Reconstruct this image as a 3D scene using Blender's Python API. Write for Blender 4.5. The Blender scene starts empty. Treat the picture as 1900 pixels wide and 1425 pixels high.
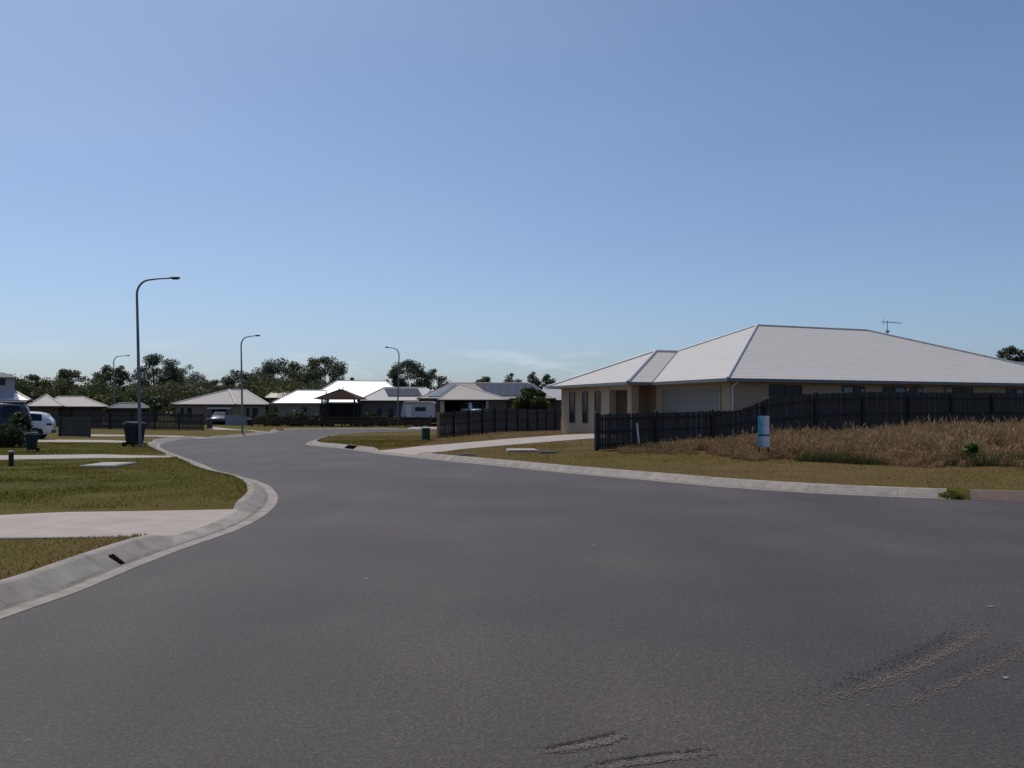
import bpy, bmesh, math, random
import numpy as np
from mathutils import Vector, Matrix
C = bpy.context.scene.collection
scn = bpy.context.scene
R = math.radians
rng = np.random.default_rng(7)
random.seed(7)

# ------------------------------------------------------------------ camera, sky, sun, exposure
F = 1750.0; EYE = 1.6; PITCH = math.atan((765-712.5)/F)
cam_d = bpy.data.cameras.new('camera'); cam = bpy.data.objects.new('camera', cam_d); C.objects.link(cam)
cam_d.sensor_width = 36; cam_d.lens = 36*F/1900; cam_d.clip_start = .05; cam_d.clip_end = 6000
cam.location = (0, 0, EYE); cam.rotation_euler = (math.pi/2+PITCH, 0, 0)
scn.camera = cam
SUN_AZ, SUN_EL = R(-40), R(60)
scn.world = bpy.data.worlds.new('World'); scn.world.use_nodes = True
wt = scn.world.node_tree; bg = wt.nodes['Background']
sky = wt.nodes.new('ShaderNodeTexSky'); sky.sky_type = 'NISHITA'; sky.sun_disc = False
sky.sun_elevation = SUN_EL; sky.sun_rotation = SUN_AZ
sky.altitude = 0; sky.air_density = 0.7; sky.dust_density = 1.6; sky.ozone_density = 5.6
bg.inputs['Strength'].default_value = 0.115
# thin cloud wisps low over the horizon, part of the sky itself
tc = wt.nodes.new('ShaderNodeTexCoord'); sep = wt.nodes.new('ShaderNodeSeparateXYZ')
wt.links.new(tc.outputs['Generated'], sep.inputs[0])
mp = wt.nodes.new('ShaderNodeMapping'); mp.inputs['Scale'].default_value = (9, 9, 42)
mp.inputs['Location'].default_value = (2.3, 1.1, 0)
wt.links.new(tc.outputs['Generated'], mp.inputs[0])
nz = wt.nodes.new('ShaderNodeTexNoise'); nz.inputs['Scale'].default_value = 1.0; nz.inputs['Detail'].default_value = 7
nz.inputs['Roughness'].default_value = .6
wt.links.new(mp.outputs[0], nz.inputs['Vector'])
cr = wt.nodes.new('ShaderNodeMapRange'); cr.inputs[1].default_value = .53; cr.inputs[2].default_value = .68
wt.links.new(nz.outputs['Fac'], cr.inputs[0])
el = wt.nodes.new('ShaderNodeMapRange'); el.inputs[1].default_value = .075; el.inputs[2].default_value = .03
wt.links.new(sep.outputs['Z'], el.inputs[0])
mu = wt.nodes.new('ShaderNodeMath'); mu.operation = 'MULTIPLY'
wt.links.new(cr.outputs[0], mu.inputs[0]); wt.links.new(el.outputs[0], mu.inputs[1])
# broad faint veil high up
mp2 = wt.nodes.new('ShaderNodeMapping'); mp2.inputs['Scale'].default_value = (1.6, 1.6, 7)
wt.links.new(tc.outputs['Generated'], mp2.inputs[0])
nz2 = wt.nodes.new('ShaderNodeTexNoise'); nz2.inputs['Scale'].default_value = 1.0; nz2.inputs['Detail'].default_value = 4
wt.links.new(mp2.outputs[0], nz2.inputs['Vector'])
cr2 = wt.nodes.new('ShaderNodeMapRange'); cr2.inputs[1].default_value = .42; cr2.inputs[2].default_value = .75
cr2.inputs[3].default_value = 0; cr2.inputs[4].default_value = .05
wt.links.new(nz2.outputs['Fac'], cr2.inputs[0])
mx = wt.nodes.new('ShaderNodeMath'); mx.operation = 'MULTIPLY_ADD'; mx.inputs[1].default_value = .8
wt.links.new(mu.outputs[0], mx.inputs[0]); wt.links.new(cr2.outputs[0], mx.inputs[2])
cm = wt.nodes.new('ShaderNodeMix'); cm.data_type = 'RGBA'
cm.inputs['B'].default_value = (6.6, 6.9, 7.4, 1)
wt.links.new(mx.outputs[0], cm.inputs['Factor']); wt.links.new(sky.outputs[0], cm.inputs['A'])
tn = wt.nodes.new('ShaderNodeMix'); tn.data_type = 'RGBA'; tn.blend_type = 'MULTIPLY'; tn.inputs['Factor'].default_value = 1
tn.inputs['B'].default_value = (1.0, 1.03, 1.015, 1); wt.links.new(cm.outputs['Result'], tn.inputs['A'])
wt.links.new(tn.outputs['Result'], bg.inputs['Color'])
sd_ = bpy.data.lights.new('sun', 'SUN'); sun = bpy.data.objects.new('sun', sd_); C.objects.link(sun)
sd_.energy = 2.9; sd_.angle = R(.5); sd_.color = (1, .94, .85)
SV = Vector((math.sin(SUN_AZ)*math.cos(SUN_EL), math.cos(SUN_AZ)*math.cos(SUN_EL), math.sin(SUN_EL)))
sun.rotation_euler = SV.to_track_quat('Z', 'Y').to_euler(); sun.location = SV*100
vs = scn.view_settings; vs.view_transform = 'Standard'; vs.look = 'None'; vs.exposure = 0.0; vs.gamma = 1

# ------------------------------------------------------------------ view helpers: photograph pixel -> place
def ray(px, py):
    dx = (px-950)/F; dy = -(py-712.5)/F
    return np.array([dx, math.cos(PITCH)-dy*math.sin(PITCH), math.sin(PITCH)+dy*math.cos(PITCH)])
def at(px, py, Y):
    d = ray(px, py); t = Y/d[1]; return Vector((d[0]*t, Y, EYE+d[2]*t))
def sst(a, b, x):
    t = np.clip((x-a)/(b-a), 0, 1); return t*t*(3-2*t)
def rz(y): return -.2*sst(35, 85, y)
def on(px, py, hf, up=0.):
    d = ray(px, py); t = 60.
    lo, hi = 1., 400.
    for _ in range(60):
        t = (lo+hi)/2; p = np.array([0, 0, EYE])+d*t
        if p[2] > hf(p[0], p[1])+up: lo = t
        else: hi = t
    return Vector(p)
def road_pt(px, py):
    p = on(px, py, lambda x, y: float(rz(y))); return (p.x, p.y)

# ------------------------------------------------------------------ road outline
L_PX = [(0,1150),(73,1124),(147,1098),(236,1060),(324,1025),(383,1004),(442,983),(486,960),(510,939),(516,924),(511,913),(498,901),
        (471,890.5),(442,884.5),(412,877),(374,861),(339,848),(312,838),(297,829.5),(300,823),(316,818.5),(345,815),(420,812.5),(452,810),(486,806),(508,803),(515,800.8),(519,798.6)]
FAR_PX = [(530,798.2),(586,797),(650,796.8),(713,796.6),(800,796.4)]
ISL_PX = [(900,799.6),(780,801),(720,804),(679,804.8),(620,809.5),(590,815),(574,819.5),(568,824),(578,827),(600,829),(625,831.5),(650,834.5),(696,841),(720,844),(771,849.5),(828,855.5),(922,864.5),(1040,876.5),(1200,891),(1350,904.5),(1552,917.5),(1755,926),(1900,930.5)]
def smooth(pts, step):
    pts = [np.array(p, float) for p in pts]; out = []
    P = [2*pts[0]-pts[1]]+pts+[2*pts[-1]-pts[-2]]
    for i in range(1, len(P)-2):
        n = max(2, int(np.linalg.norm(P[i+1]-P[i])/step))
        for k in range(n):
            t = k/n; a, b, c, d = P[i-1], P[i], P[i+1], P[i+2]
            a2 = np.linalg.norm(b-a); 
            m1 = (c-a)/2; m2 = (d-b)/2; L = np.linalg.norm(c-b)
            if np.linalg.norm(m1) > L: m1 *= L/np.linalg.norm(m1)
            if np.linalg.norm(m2) > L: m2 *= L/np.linalg.norm(m2)
            h = (2*t**3-3*t**2+1)*b+(t**3-2*t*t+t)*m1+(-2*t**3+3*t*t)*c+(t**3-t*t)*m2
            out.append(h)
    out.append(pts[-1]); return np.array(out)
left_w = [(-5.2, -30), (-4.6, -8), (-4.15, 2)]+[road_pt(*p) for p in L_PX]
far_w = [road_pt(*p) for p in FAR_PX]+[(0, 101), (8, 102.5), (30, 107)]
isl_w = [(30, 100), (8, 95.5)]+[road_pt(*p) for p in ISL_PX]
e = np.array(isl_w[-1]); dd = e-np.array(isl_w[-2]); dd /= np.linalg.norm(dd)
isl_w += [tuple(e+dd*6+np.array((0, -.1))), tuple(e+dd*30), tuple(e+dd*60)]
LEFT = smooth(left_w, .35); FARL = smooth(far_w, 2.); ISL = smooth(isl_w, .35)
POLY = np.vstack([smooth(left_w, 1.1), FARL, smooth(isl_w, 1.3), [(60, -40), (-5.2, -40)]])
def sdist(x, y, poly):
    """signed distance, negative inside"""
    x = np.atleast_1d(np.asarray(x, float)); y = np.atleast_1d(np.asarray(y, float)); sh = x.shape; x = x.ravel(); y = y.ravel()
    A = np.asarray(poly, float); B = np.roll(A, -1, 0); keep = ((B-A)**2).sum(1) > 1e-12; A, B = A[keep], B[keep]; E = B-A; l2 = (E**2).sum(1)
    out = np.empty(x.size)
    for s0 in range(0, x.size, 4000):
        X = x[s0:s0+4000, None]; Y = y[s0:s0+4000, None]
        rx = X-A[:, 0]; ry = Y-A[:, 1]; t = np.clip((rx*E[:, 0]+ry*E[:, 1])/l2, 0, 1)
        d = np.sqrt(((rx-t*E[:, 0])**2+(ry-t*E[:, 1])**2).min(1))
        c = (A[:, 1] > Y) != (B[:, 1] > Y)
        xi = A[:, 0]+ry/np.where(E[:, 1] == 0, 1e-9, E[:, 1])*E[:, 0]
        ins = (c & (X < xi)).sum(1) % 2 == 1
        out[s0:s0+4000] = np.where(ins, -d, d)
    return out.reshape(sh)
def rise(x, y, d):
    pad = .85*sst(-8.2, -6., np.asarray(x))*(1-sst(10, 14, np.asarray(x)))*sst(101, 104.5, np.asarray(y))*sst(1., 3., d)*(1-sst(128, 140, np.asarray(y)))
    right = sst(-6, 0, np.asarray(x)+.35*(np.asarray(y)-35)*0)*(1-sst(60, 70, np.asarray(y)))
    k = .009+.019*right; cap = .22+.26*right
    return .13+pad+np.minimum(cap, np.maximum(0, d-.75)*k)
def h0(x, y):
    d = sdist(x, y, POLY)
    z = rz(np.asarray(y))+np.where(d < .33, -.08, -.08+(rise(x, y, d)+.08)*sst(.28, .52, d))
    return z
def h0s(x, y): return float(h0(x, y)[0])
def lawn_pt(px, py):
    p = on(px, py, h0s); return (p.x, p.y)
# driveway outlines (corner order: along one edge out from the road, back along the other)
def line_pts(a, b, n): return [(a[0]+(b[0]-a[0])*i/n, a[1]+(b[1]-a[1])*i/n) for i in range(n+1)]
DRV = []
def drive(e1, e2): DRV.append((np.array(e1), np.array(e2)))
a1 = [lawn_pt(446, 941), lawn_pt(0, 957)]; a2 = [lawn_pt(322, 992), lawn_pt(0, 996.5)]
def ext(p, L):
    v = np.array(p[1])-np.array(p[0]); v /= np.linalg.norm(v); return [p[0], tuple(np.array(p[1])+v*L)]
a1 = ext(a1, 14); a2 = ext(a2, 14)
drive(a1, a2)
b1 = [lawn_pt(334, 852.3), lawn_pt(0, 845.5)]; b2 = [lawn_pt(352, 858.5), lawn_pt(0, 853.5)]
drive(ext(b1, 8), ext(b2, 8))
drive([lawn_pt(268, 817.5), lawn_pt(70, 815.5)], [lawn_pt(280, 823.5), lawn_pt(62, 820.5)])
drive([lawn_pt(388, 809.5), lawn_pt(165, 806)], [lawn_pt(370, 813), lawn_pt(165, 809.5)])
drive([lawn_pt(478, 800), lawn_pt(385, 791)], [lawn_pt(505, 803), lawn_pt(395, 797)])
drive([lawn_pt(699, 838), lawn_pt(1045, 807), lawn_pt(1105, 804.5)], [lawn_pt(768, 846.5), lawn_pt(1100, 813.5), lawn_pt(1150, 811)])
drive([lawn_pt(755, 796), lawn_pt(780, 790)], [lawn_pt(810, 797.5), lawn_pt(845, 792)])
def drive_polys():
    for e1, e2 in DRV:
        r0 = e1[0]+(e1[0]-e1[1])/np.linalg.norm(e1[0]-e1[1])*1.3
        r1 = e2[0]+(e2[0]-e2[1])/np.linalg.norm(e2[0]-e2[1])*1.3
        yield np.vstack([[r0], e1, e2[::-1], [r1]])
DP = list(drive_polys())
def drv_w(x, y):
    w = np.zeros(np.shape(np.atleast_1d(x)))
    for p in DP: w = np.maximum(w, 1-sst(0, .45, sdist(x, y, p)))
    return w
def hmap(x, y):
    x = np.atleast_1d(np.asarray(x, float)); y = np.atleast_1d(np.asarray(y, float))
    d = sdist(x, y, POLY); w = drv_w(x, y)
    r_ = rise(x, y, d); ramp = .045+(r_-.045)*np.clip((d-.5)/2.2, 0, 1)
    r_ = r_*(1-w)+np.minimum(ramp, r_)*w
    return rz(y)+np.where(d < .33, -.08, -.08+(r_+.08)*sst(.28, .52, d)), d, w
def H(x, y): return float(hmap(x, y)[0][0])
def gp(px, py):
    p = on(px, py, h0s); return Vector((p.x, p.y, H(p.x, p.y)))

# ------------------------------------------------------------------ materials
MATS = {}
def nt(m): return m.node_tree.nodes, m.node_tree.links
def pm(name, c1, c2=None, scale=4., rough=.7, bump=0., spec=.3, metal=0., coords='Object', detail=5, stretch=None, lo=.35, hi=.65, bscale=None, trans=None):
    if name in MATS: return MATS[name]
    m = bpy.data.materials.new(name); m.use_nodes = True; N, L = nt(m); b = N['Principled BSDF']
    b.inputs['Roughness'].default_value = rough; b.inputs['Specular IOR Level'].default_value = spec; b.inputs['Metallic'].default_value = metal
    t = N.new('ShaderNodeTexCoord'); src = t.outputs[coords]
    if stretch:
        mp_ = N.new('ShaderNodeMapping'); mp_.inputs['Scale'].default_value = stretch; L.new(src, mp_.inputs[0]); src = mp_.outputs[0]
    if c2 is None: c2 = tuple(min(1, v*.8) for v in c1)
    n = N.new('ShaderNodeTexNoise'); n.inputs['Scale'].default_value = scale; n.inputs['Detail'].default_value = detail; n.inputs['Roughness'].default_value = .65
    L.new(src, n.inputs['Vector'])
    r = N.new('ShaderNodeMapRange'); r.inputs[1].default_value = lo; r.inputs[2].default_value = hi; L.new(n.outputs['Fac'], r.inputs[0])
    mxn = N.new('ShaderNodeMix'); mxn.data_type = 'RGBA'; mxn.inputs['A'].default_value = (*c1, 1); mxn.inputs['B'].default_value = (*c2, 1)
    L.new(r.outputs[0], mxn.inputs['Factor']); L.new(mxn.outputs['Result'], b.inputs['Base Color'])
    if bump:
        n2 = n
        if bscale:
            n2 = N.new('ShaderNodeTexNoise'); n2.inputs['Scale'].default_value = bscale; n2.inputs['Detail'].default_value = 3; L.new(src, n2.inputs['Vector'])
        bu = N.new('ShaderNodeBump'); bu.inputs['Strength'].default_value = bump; bu.inputs['Distance'].default_value = .02
        L.new(n2.outputs['Fac'], bu.inputs['Height']); L.new(bu.outputs[0], b.inputs['Normal'])
    MATS[name] = m; m['mix'] = mxn.name
    return m
def mixin(m, colour, fac_socket_maker):
    """lay another colour over a material's base colour where a mask says so"""
    N, L = nt(m); b = N['Principled BSDF']; old = b.inputs['Base Color'].links[0].from_socket
    mxn = N.new('ShaderNodeMix'); mxn.data_type = 'RGBA'; mxn.inputs['B'].default_value = (*colour, 1)
    L.new(old, mxn.inputs['A']); L.new(fac_socket_maker(N, L), mxn.inputs['Factor']); L.new(mxn.outputs['Result'], b.inputs['Base Color'])
def stripes(coord, period, width, jitter=0.):
    """mask: thin lines every period along u (0) or v (1) of the uv map"""
    def f(N, L):
        t = N.new('ShaderNodeTexCoord'); s = N.new('ShaderNodeSeparateXYZ'); L.new(t.outputs['UV'], s.inputs[0])
        a = N.new('ShaderNodeMath'); a.operation = 'DIVIDE'; a.inputs[1].default_value = period; L.new(s.outputs[coord], a.inputs[0])
        fr = N.new('ShaderNodeMath'); fr.operation = 'FRACT'; L.new(a.outputs[0], fr.inputs[0])
        lt = N.new('ShaderNodeMath'); lt.operation = 'LESS_THAN'; lt.inputs[1].default_value = width/period; L.new(fr.outputs[0], lt.inputs[0])
        return lt.outputs[0]
    return f
def wave_bump(m, coord, period, strength, dist=.02):
    N, L = nt(m); b = N['Principled BSDF']
    t = N.new('ShaderNodeTexCoord'); s = N.new('ShaderNodeSeparateXYZ'); L.new(t.outputs['UV'], s.inputs[0])
    a = N.new('ShaderNodeMath'); a.operation = 'DIVIDE'; a.inputs[1].default_value = period; L.new(s.outputs[coord], a.inputs[0])
    fr = N.new('ShaderNodeMath'); fr.operation = 'FRACT'; L.new(a.outputs[0], fr.inputs[0])
    bu = N.new('ShaderNodeBump'); bu.inputs['Strength'].default_value = strength; bu.inputs['Distance'].default_value = dist; bu.invert = True
    L.new(fr.outputs[0], bu.inputs['Height']); L.new(bu.outputs[0], b.inputs['Normal'])
def roofmat(name, c, rough=.5, spec=.3, course=.33, tint=.9):
    if name in MATS: return MATS[name]
    m = pm(name, c, tuple(v*tint for v in c), 1.3, rough, spec=spec, stretch=(1, 1, 1))
    mixin(m, tuple(v*.62 for v in c), stripes(1, course, .04)); wave_bump(m, 1, course, .7, .03)
    return m
def brickmat(name, c1, c2, mortar):
    if name in MATS: return MATS[name]
    m = pm(name, c1, c2, 30, .85); N, L = nt(m); b = N['Principled BSDF']
    old = b.inputs['Base Color'].links[0].from_socket
    t = N.new('ShaderNodeTexCoord'); k = N.new('ShaderNodeTexBrick'); L.new(t.outputs['UV'], k.inputs['Vector'])
    k.inputs['Scale'].default_value = 1; k.inputs['Brick Width'].default_value = .24; k.inputs['Row Height'].default_value = .086; k.inputs['Mortar Size'].default_value = .008
    L.new(old, k.inputs['Color1']); k.inputs['Color2'].default_value = (*c2, 1); k.inputs['Mortar'].default_value = (*mortar, 1)
    L.new(k.outputs['Color'], b.inputs['Base Color']); return m
def glassmat(name, c, rough=.08):
    return pm(name, c, tuple(v*.7 for v in c), .8, max(rough, .15), spec=.22)
def leafmat(name, c1, c2, c3):
    """leaves: colour varies leaf by leaf (attribute rnd) and softly through the crown"""
    if name in MATS: return MATS[name]
    m = bpy.data.materials.new(name); m.use_nodes = True; N, L = nt(m); b = N['Principled BSDF']
    b.inputs['Roughness'].default_value = .55; b.inputs['Specular IOR Level'].default_value = .25
    at_ = N.new('ShaderNodeAttribute'); at_.attribute_name = 'rnd'
    ra = N.new('ShaderNodeValToRGB'); ra.color_ramp.elements[0].color = (*c1, 1); ra.color_ramp.elements[1].color = (*c3, 1)
    e_ = ra.color_ramp.elements.new(.5); e_.color = (*c2, 1)
    L.new(at_.outputs['Fac'], ra.inputs[0]); L.new(ra.outputs[0], b.inputs['Base Color'])
    tr = N.new('ShaderNodeBsdfTranslucent'); L.new(ra.outputs[0], tr.inputs['Color'])
    ms = N.new('ShaderNodeMixShader'); ms.inputs[0].default_value = .3
    L.new(b.outputs[0], ms.inputs[1]); L.new(tr.outputs[0], ms.inputs[2]); L.new(ms.outputs[0], N['Material Output'].inputs['Surface'])
    MATS[name] = m; return m

# ------------------------------------------------------------------ mesh building
class MB:
    def __init__(s): s.v = []; s.f = []; s.smooth = []
    def add(s, vs_, fs, sm=False):
        o = len(s.v); s.v += [tuple(p) for p in vs_]; s.f += [tuple(i+o for i in f) for f in fs]; s.smooth += [sm]*len(fs); return s
    def quad(s, *p): return s.add(p, [tuple(range(len(p)))])
    def box(s, x0, x1, y0, y1, z0, z1):
        return s.add([(x, y, z) for z in (z0, z1) for y in (y0, y1) for x in (x0, x1)],
                     [(0, 2, 3, 1), (4, 5, 7, 6), (0, 1, 5, 4), (2, 6, 7, 3), (0, 4, 6, 2), (1, 3, 7, 5)])
    def bar(s, a, b, w, t=None, up=(0, 0, 1)):
        a = Vector(a); b = Vector(b); t = t or w; d = (b-a).normalized(); u = Vector(up)
        if abs(d.dot(u)) > .95: u = Vector((0, 1, 0))
        x = d.cross(u).normalized()*w/2; y = x.cross(d).normalized()*t/2
        vs_ = [a-x-y, a+x-y, a+x+y, a-x+y, b-x-y, b+x-y, b+x+y, b-x+y]
        return s.add(vs_, [(0, 3, 2, 1), (4, 5, 6, 7), (0, 1, 5, 4), (1, 2, 6, 5), (2, 3, 7, 6), (3, 0, 4, 7)])
    def tube(s, pts, rad, n=8, caps=True):
        pts = [Vector(p) for p in pts]
        if not hasattr(rad, '__len__'): rad = [rad]*len(pts)
        vs_ = []; fs = []; x = None
        for i, p in enumerate(pts):
            d = (pts[min(i+1, len(pts)-1)]-pts[max(i-1, 0)]).normalized()
            if x is None:
                x = d.cross(Vector((0, 0, 1)) if abs(d.z) < .9 else Vector((0, 1, 0))).normalized()
            else: x = (x-d*x.dot(d)).normalized()
            y = d.cross(x)
            for k in range(n):
                a = 2*math.pi*k/n; vs_.append(p+(x*math.cos(a)+y*math.sin(a))*rad[i])
        for i in range(len(pts)-1):
            for k in range(n): fs.append((i*n+k, i*n+(k+1) % n, (i+1)*n+(k+1) % n, (i+1)*n+k))
        s.add(vs_, fs, True)
        if caps: s.add(vs_[:n][::-1], [tuple(range(n))]); s.add(vs_[-n:], [tuple(range(n))])
        return s
    def prism(s, poly, z0, z1, top=True, bottom=True):
        n = len(poly); a = sum(poly[i][0]*poly[(i+1) % n][1]-poly[(i+1) % n][0]*poly[i][1] for i in range(n))
        if a < 0: poly = poly[::-1]
        vs_ = [(x, y, z0) for x, y in poly]+[(x, y, z1) for x, y in poly]
        fs = [(i, (i+1) % n, n+(i+1) % n, n+i) for i in range(n)]
        if top: fs.append(tuple(range(n, 2*n)))
        if bottom: fs.append(tuple(range(n))[::-1])
        return s.add(vs_, fs)
    def disc_y(s, c, r, w, n=20):
        """short cylinder whose axis is y"""
        c = Vector(c); return s.tube([c-Vector((0, w/2, 0)), c+Vector((0, w/2, 0))], r, n)
    def build(s, name, mat, parent=None, bevel=0.):
        me = bpy.data.meshes.new(name); me.from_pydata(s.v, [], s.f); me.materials.append(mat)
        me.polygons.foreach_set('use_smooth', s.smooth); auto_uv(me); me.update()
        return link(name, me, parent, bevel)
def auto_uv(me):
    uv = me.uv_layers.new(name='UVMap')
    for p in me.polygons:
        n = p.normal
        if abs(n.z) > .995: u, v = Vector((1, 0, 0)), Vector((0, 1, 0))
        else:
            u = Vector((0, 0, 1)).cross(n).normalized(); v = n.cross(u)
        for li in p.loop_indices:
            c = me.vertices[me.loops[li].vertex_index].co; uv.data[li].uv = (c.dot(u), c.dot(v))
def link(name, me, parent=None, bevel=0.):
    o = bpy.data.objects.new(name, me); C.objects.link(o)
    if parent: o.parent = parent
    if bevel:
        b = o.modifiers.new('bevel', 'BEVEL'); b.width = bevel; b.segments = 2; b.limit_method = 'ANGLE'
    return o
def tag(o, label=None, cat=None, group=None, kind=None):
    if label: o['label'] = label
    if cat: o['category'] = cat
    if group: o['group'] = group
    if kind: o['kind'] = kind
    return o
def thing(name, label, cat, loc=(0, 0, 0), rot=0, group=None):
    o = bpy.data.objects.new(name, None); C.objects.link(o); o.location = loc; o.rotation_euler = (0, 0, rot); o.empty_display_size = .3
    return tag(o, label, cat, group)
def np_mesh(name, V, Fc, mat, smooth_=False, attrs=None, uv=None):
    """fast mesh: V (n,3), Fc (m,k) equal-sized faces"""
    me = bpy.data.meshes.new(name); k = Fc.shape[1]
    me.vertices.add(len(V)); me.vertices.foreach_set('co', np.ascontiguousarray(V, np.float32).ravel())
    me.loops.add(Fc.size); me.loops.foreach_set('vertex_index', np.ascontiguousarray(Fc, np.int32).ravel())
    me.polygons.add(len(Fc)); me.polygons.foreach_set('loop_start', np.arange(0, Fc.size, k, dtype=np.int32))
    me.polygons.foreach_set('use_smooth', np.full(len(Fc), smooth_))
    for an, arr in (attrs or {}).items():
        a = me.attributes.new(an, 'FLOAT', 'POINT'); a.data.foreach_set('value', np.ascontiguousarray(arr, np.float32))
    if uv is not None:
        l = me.uv_layers.new(name='UVMap'); l.data.foreach_set('uv', np.ascontiguousarray(uv[Fc.ravel()], np.float32).ravel())
    me.materials.append(mat); me.update(calc_edges=True); me.validate()
    return me
def copy_tree(o, parent=None):
    c = o.copy(); C.objects.link(c); c.parent = parent
    for ch in list(o.children): copy_tree(ch, c)
    return c
def vnoise(x, y, s, seed=0):
    """cheap smooth value noise in python, 0..1"""
    x = np.asarray(x)*s; y = np.asarray(y)*s
    xi = np.floor(x).astype(int); yi = np.floor(y).astype(int); fx = x-xi; fy = y-yi
    fx = fx*fx*(3-2*fx); fy = fy*fy*(3-2*fy)
    def hsh(a, b):
        n = np.sin(a*127.1+b*311.7+seed*74.7)*43758.5453; return n-np.floor(n)
    return (hsh(xi, yi)*(1-fx)+hsh(xi+1, yi)*fx)*(1-fy)+(hsh(xi, yi+1)*(1-fx)+hsh(xi+1, yi+1)*fx)*fy

# ------------------------------------------------------------------ ground, road, kerbs, driveways
def dryness(x, y):
    right = sst(-8, -2, x)*(1-sst(75, 90, y))
    base = .40+.20*sst(35, 60, y)+.36*right
    n = .6*vnoise(x, y, .3, 3)+.4*vnoise(x, y, 1.7, 5)
    d_ = sdist(x, y, POLY); base = base-.55*sst(6, 8.5, x)*(1-sst(.6, 1.5, d_))+.06*(1-sst(.6, 1.6, d_))
    return np.clip(base+(n-.5)*.48, 0, 1)
def grass_mat():
    m = bpy.data.materials.new('lawn_grass'); m.use_nodes = True; N, L = nt(m); b = N['Principled BSDF']
    b.inputs['Roughness'].default_value = .9; b.inputs['Specular IOR Level'].default_value = .1
    a = N.new('ShaderNodeAttribute'); a.attribute_name = 'dry'
    g = N.new('ShaderNodeNewGeometry'); n = N.new('ShaderNodeTexNoise'); n.inputs['Scale'].default_value = 9; n.inputs['Detail'].default_value = 8; n.inputs['Roughness'].default_value = .75
    L.new(g.outputs['Position'], n.inputs['Vector'])
    ad = N.new('ShaderNodeMath'); ad.operation = 'MULTIPLY_ADD'; ad.inputs[1].default_value = .7; L.new(n.outputs['Fac'], ad.inputs[0])
    sb = N.new('ShaderNodeMath'); sb.operation = 'SUBTRACT'; sb.inputs[1].default_value = .35; L.new(a.outputs['Fac'], sb.inputs[0]); L.new(sb.outputs[0], ad.inputs[2])
    r = N.new('ShaderNodeValToRGB'); cs = r.color_ramp
    cs.elements[0].position = 0; cs.elements[0].color = (.042, .050, .008, 1)
    cs.elements[1].position = 1; cs.elements[1].color = (.122, .078, .036, 1)
    for p_, c_ in ((.3, (.066, .065, .007)), (.55, (.092, .073, .012)), (.78, (.102, .07, .020))):
        e_ = cs.elements.new(p_); e_.color = (*c_, 1)
    L.new(ad.outputs[0], r.inputs[0]); L.new(r.outputs[0], b.inputs['Base Color'])
    bu = N.new('ShaderNodeBump'); bu.inputs['Strength'].default_value = .6; bu.inputs['Distance'].default_value = .04
    n2 = N.new('ShaderNodeTexNoise'); n2.inputs['Scale'].default_value = 40; n2.inputs['Detail'].default_value = 4; L.new(g.outputs['Position'], n2.inputs['Vector'])
    L.new(n2.outputs['Fac'], bu.inputs['Height']); L.new(bu.outputs[0], b.inputs['Normal'])
    return m
M_GRASS = grass_mat()
ang = np.concatenate([np.arange(-40, 40, .2), np.arange(40, 320, 5.)]); ang = np.radians(ang)
rad = [2.2]
while rad[-1] < 118: rad.append(rad[-1]*1.0072)
while rad[-1] < 3500: rad.append(rad[-1]*1.09)
rad = np.array(rad); nA, nR = len(ang), len(rad)
AA, RR = np.meshgrid(ang, rad); GX = (np.sin(AA)*RR).ravel(); GY = (np.cos(AA)*RR).ravel()
GX = np.append(GX, 0.); GY = np.append(GY, 0.)
GZ, GD, GW = hmap(GX, GY)
ii = (np.arange(nR-1)[:, None]*nA+np.arange(nA)[None, :]).ravel(); jj = (np.arange(nR-1)[:, None]*nA+(np.arange(nA)[None, :]+1) % nA).ravel()
QF = np.stack([ii, ii+nA, jj+nA, jj], 1)
center = nR*nA
fan = np.stack([np.full(nA, center), np.arange(nA), (np.arange(nA)+1) % nA, (np.arange(nA)+1) % nA], 1)
micro = (vnoise(GX, GY, 1.1, 9)-.5)*.03*sst(1.2, 3, GD)*(1-GW)
me = np_mesh('ground', np.stack([GX, GY, GZ+micro], 1), QF, M_GRASS, True, {'dry': dryness(GX, GY)})
tag(link('ground', me), 'mown lawns and verges, part green and part dry brown', 'lawn', kind='structure')

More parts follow.
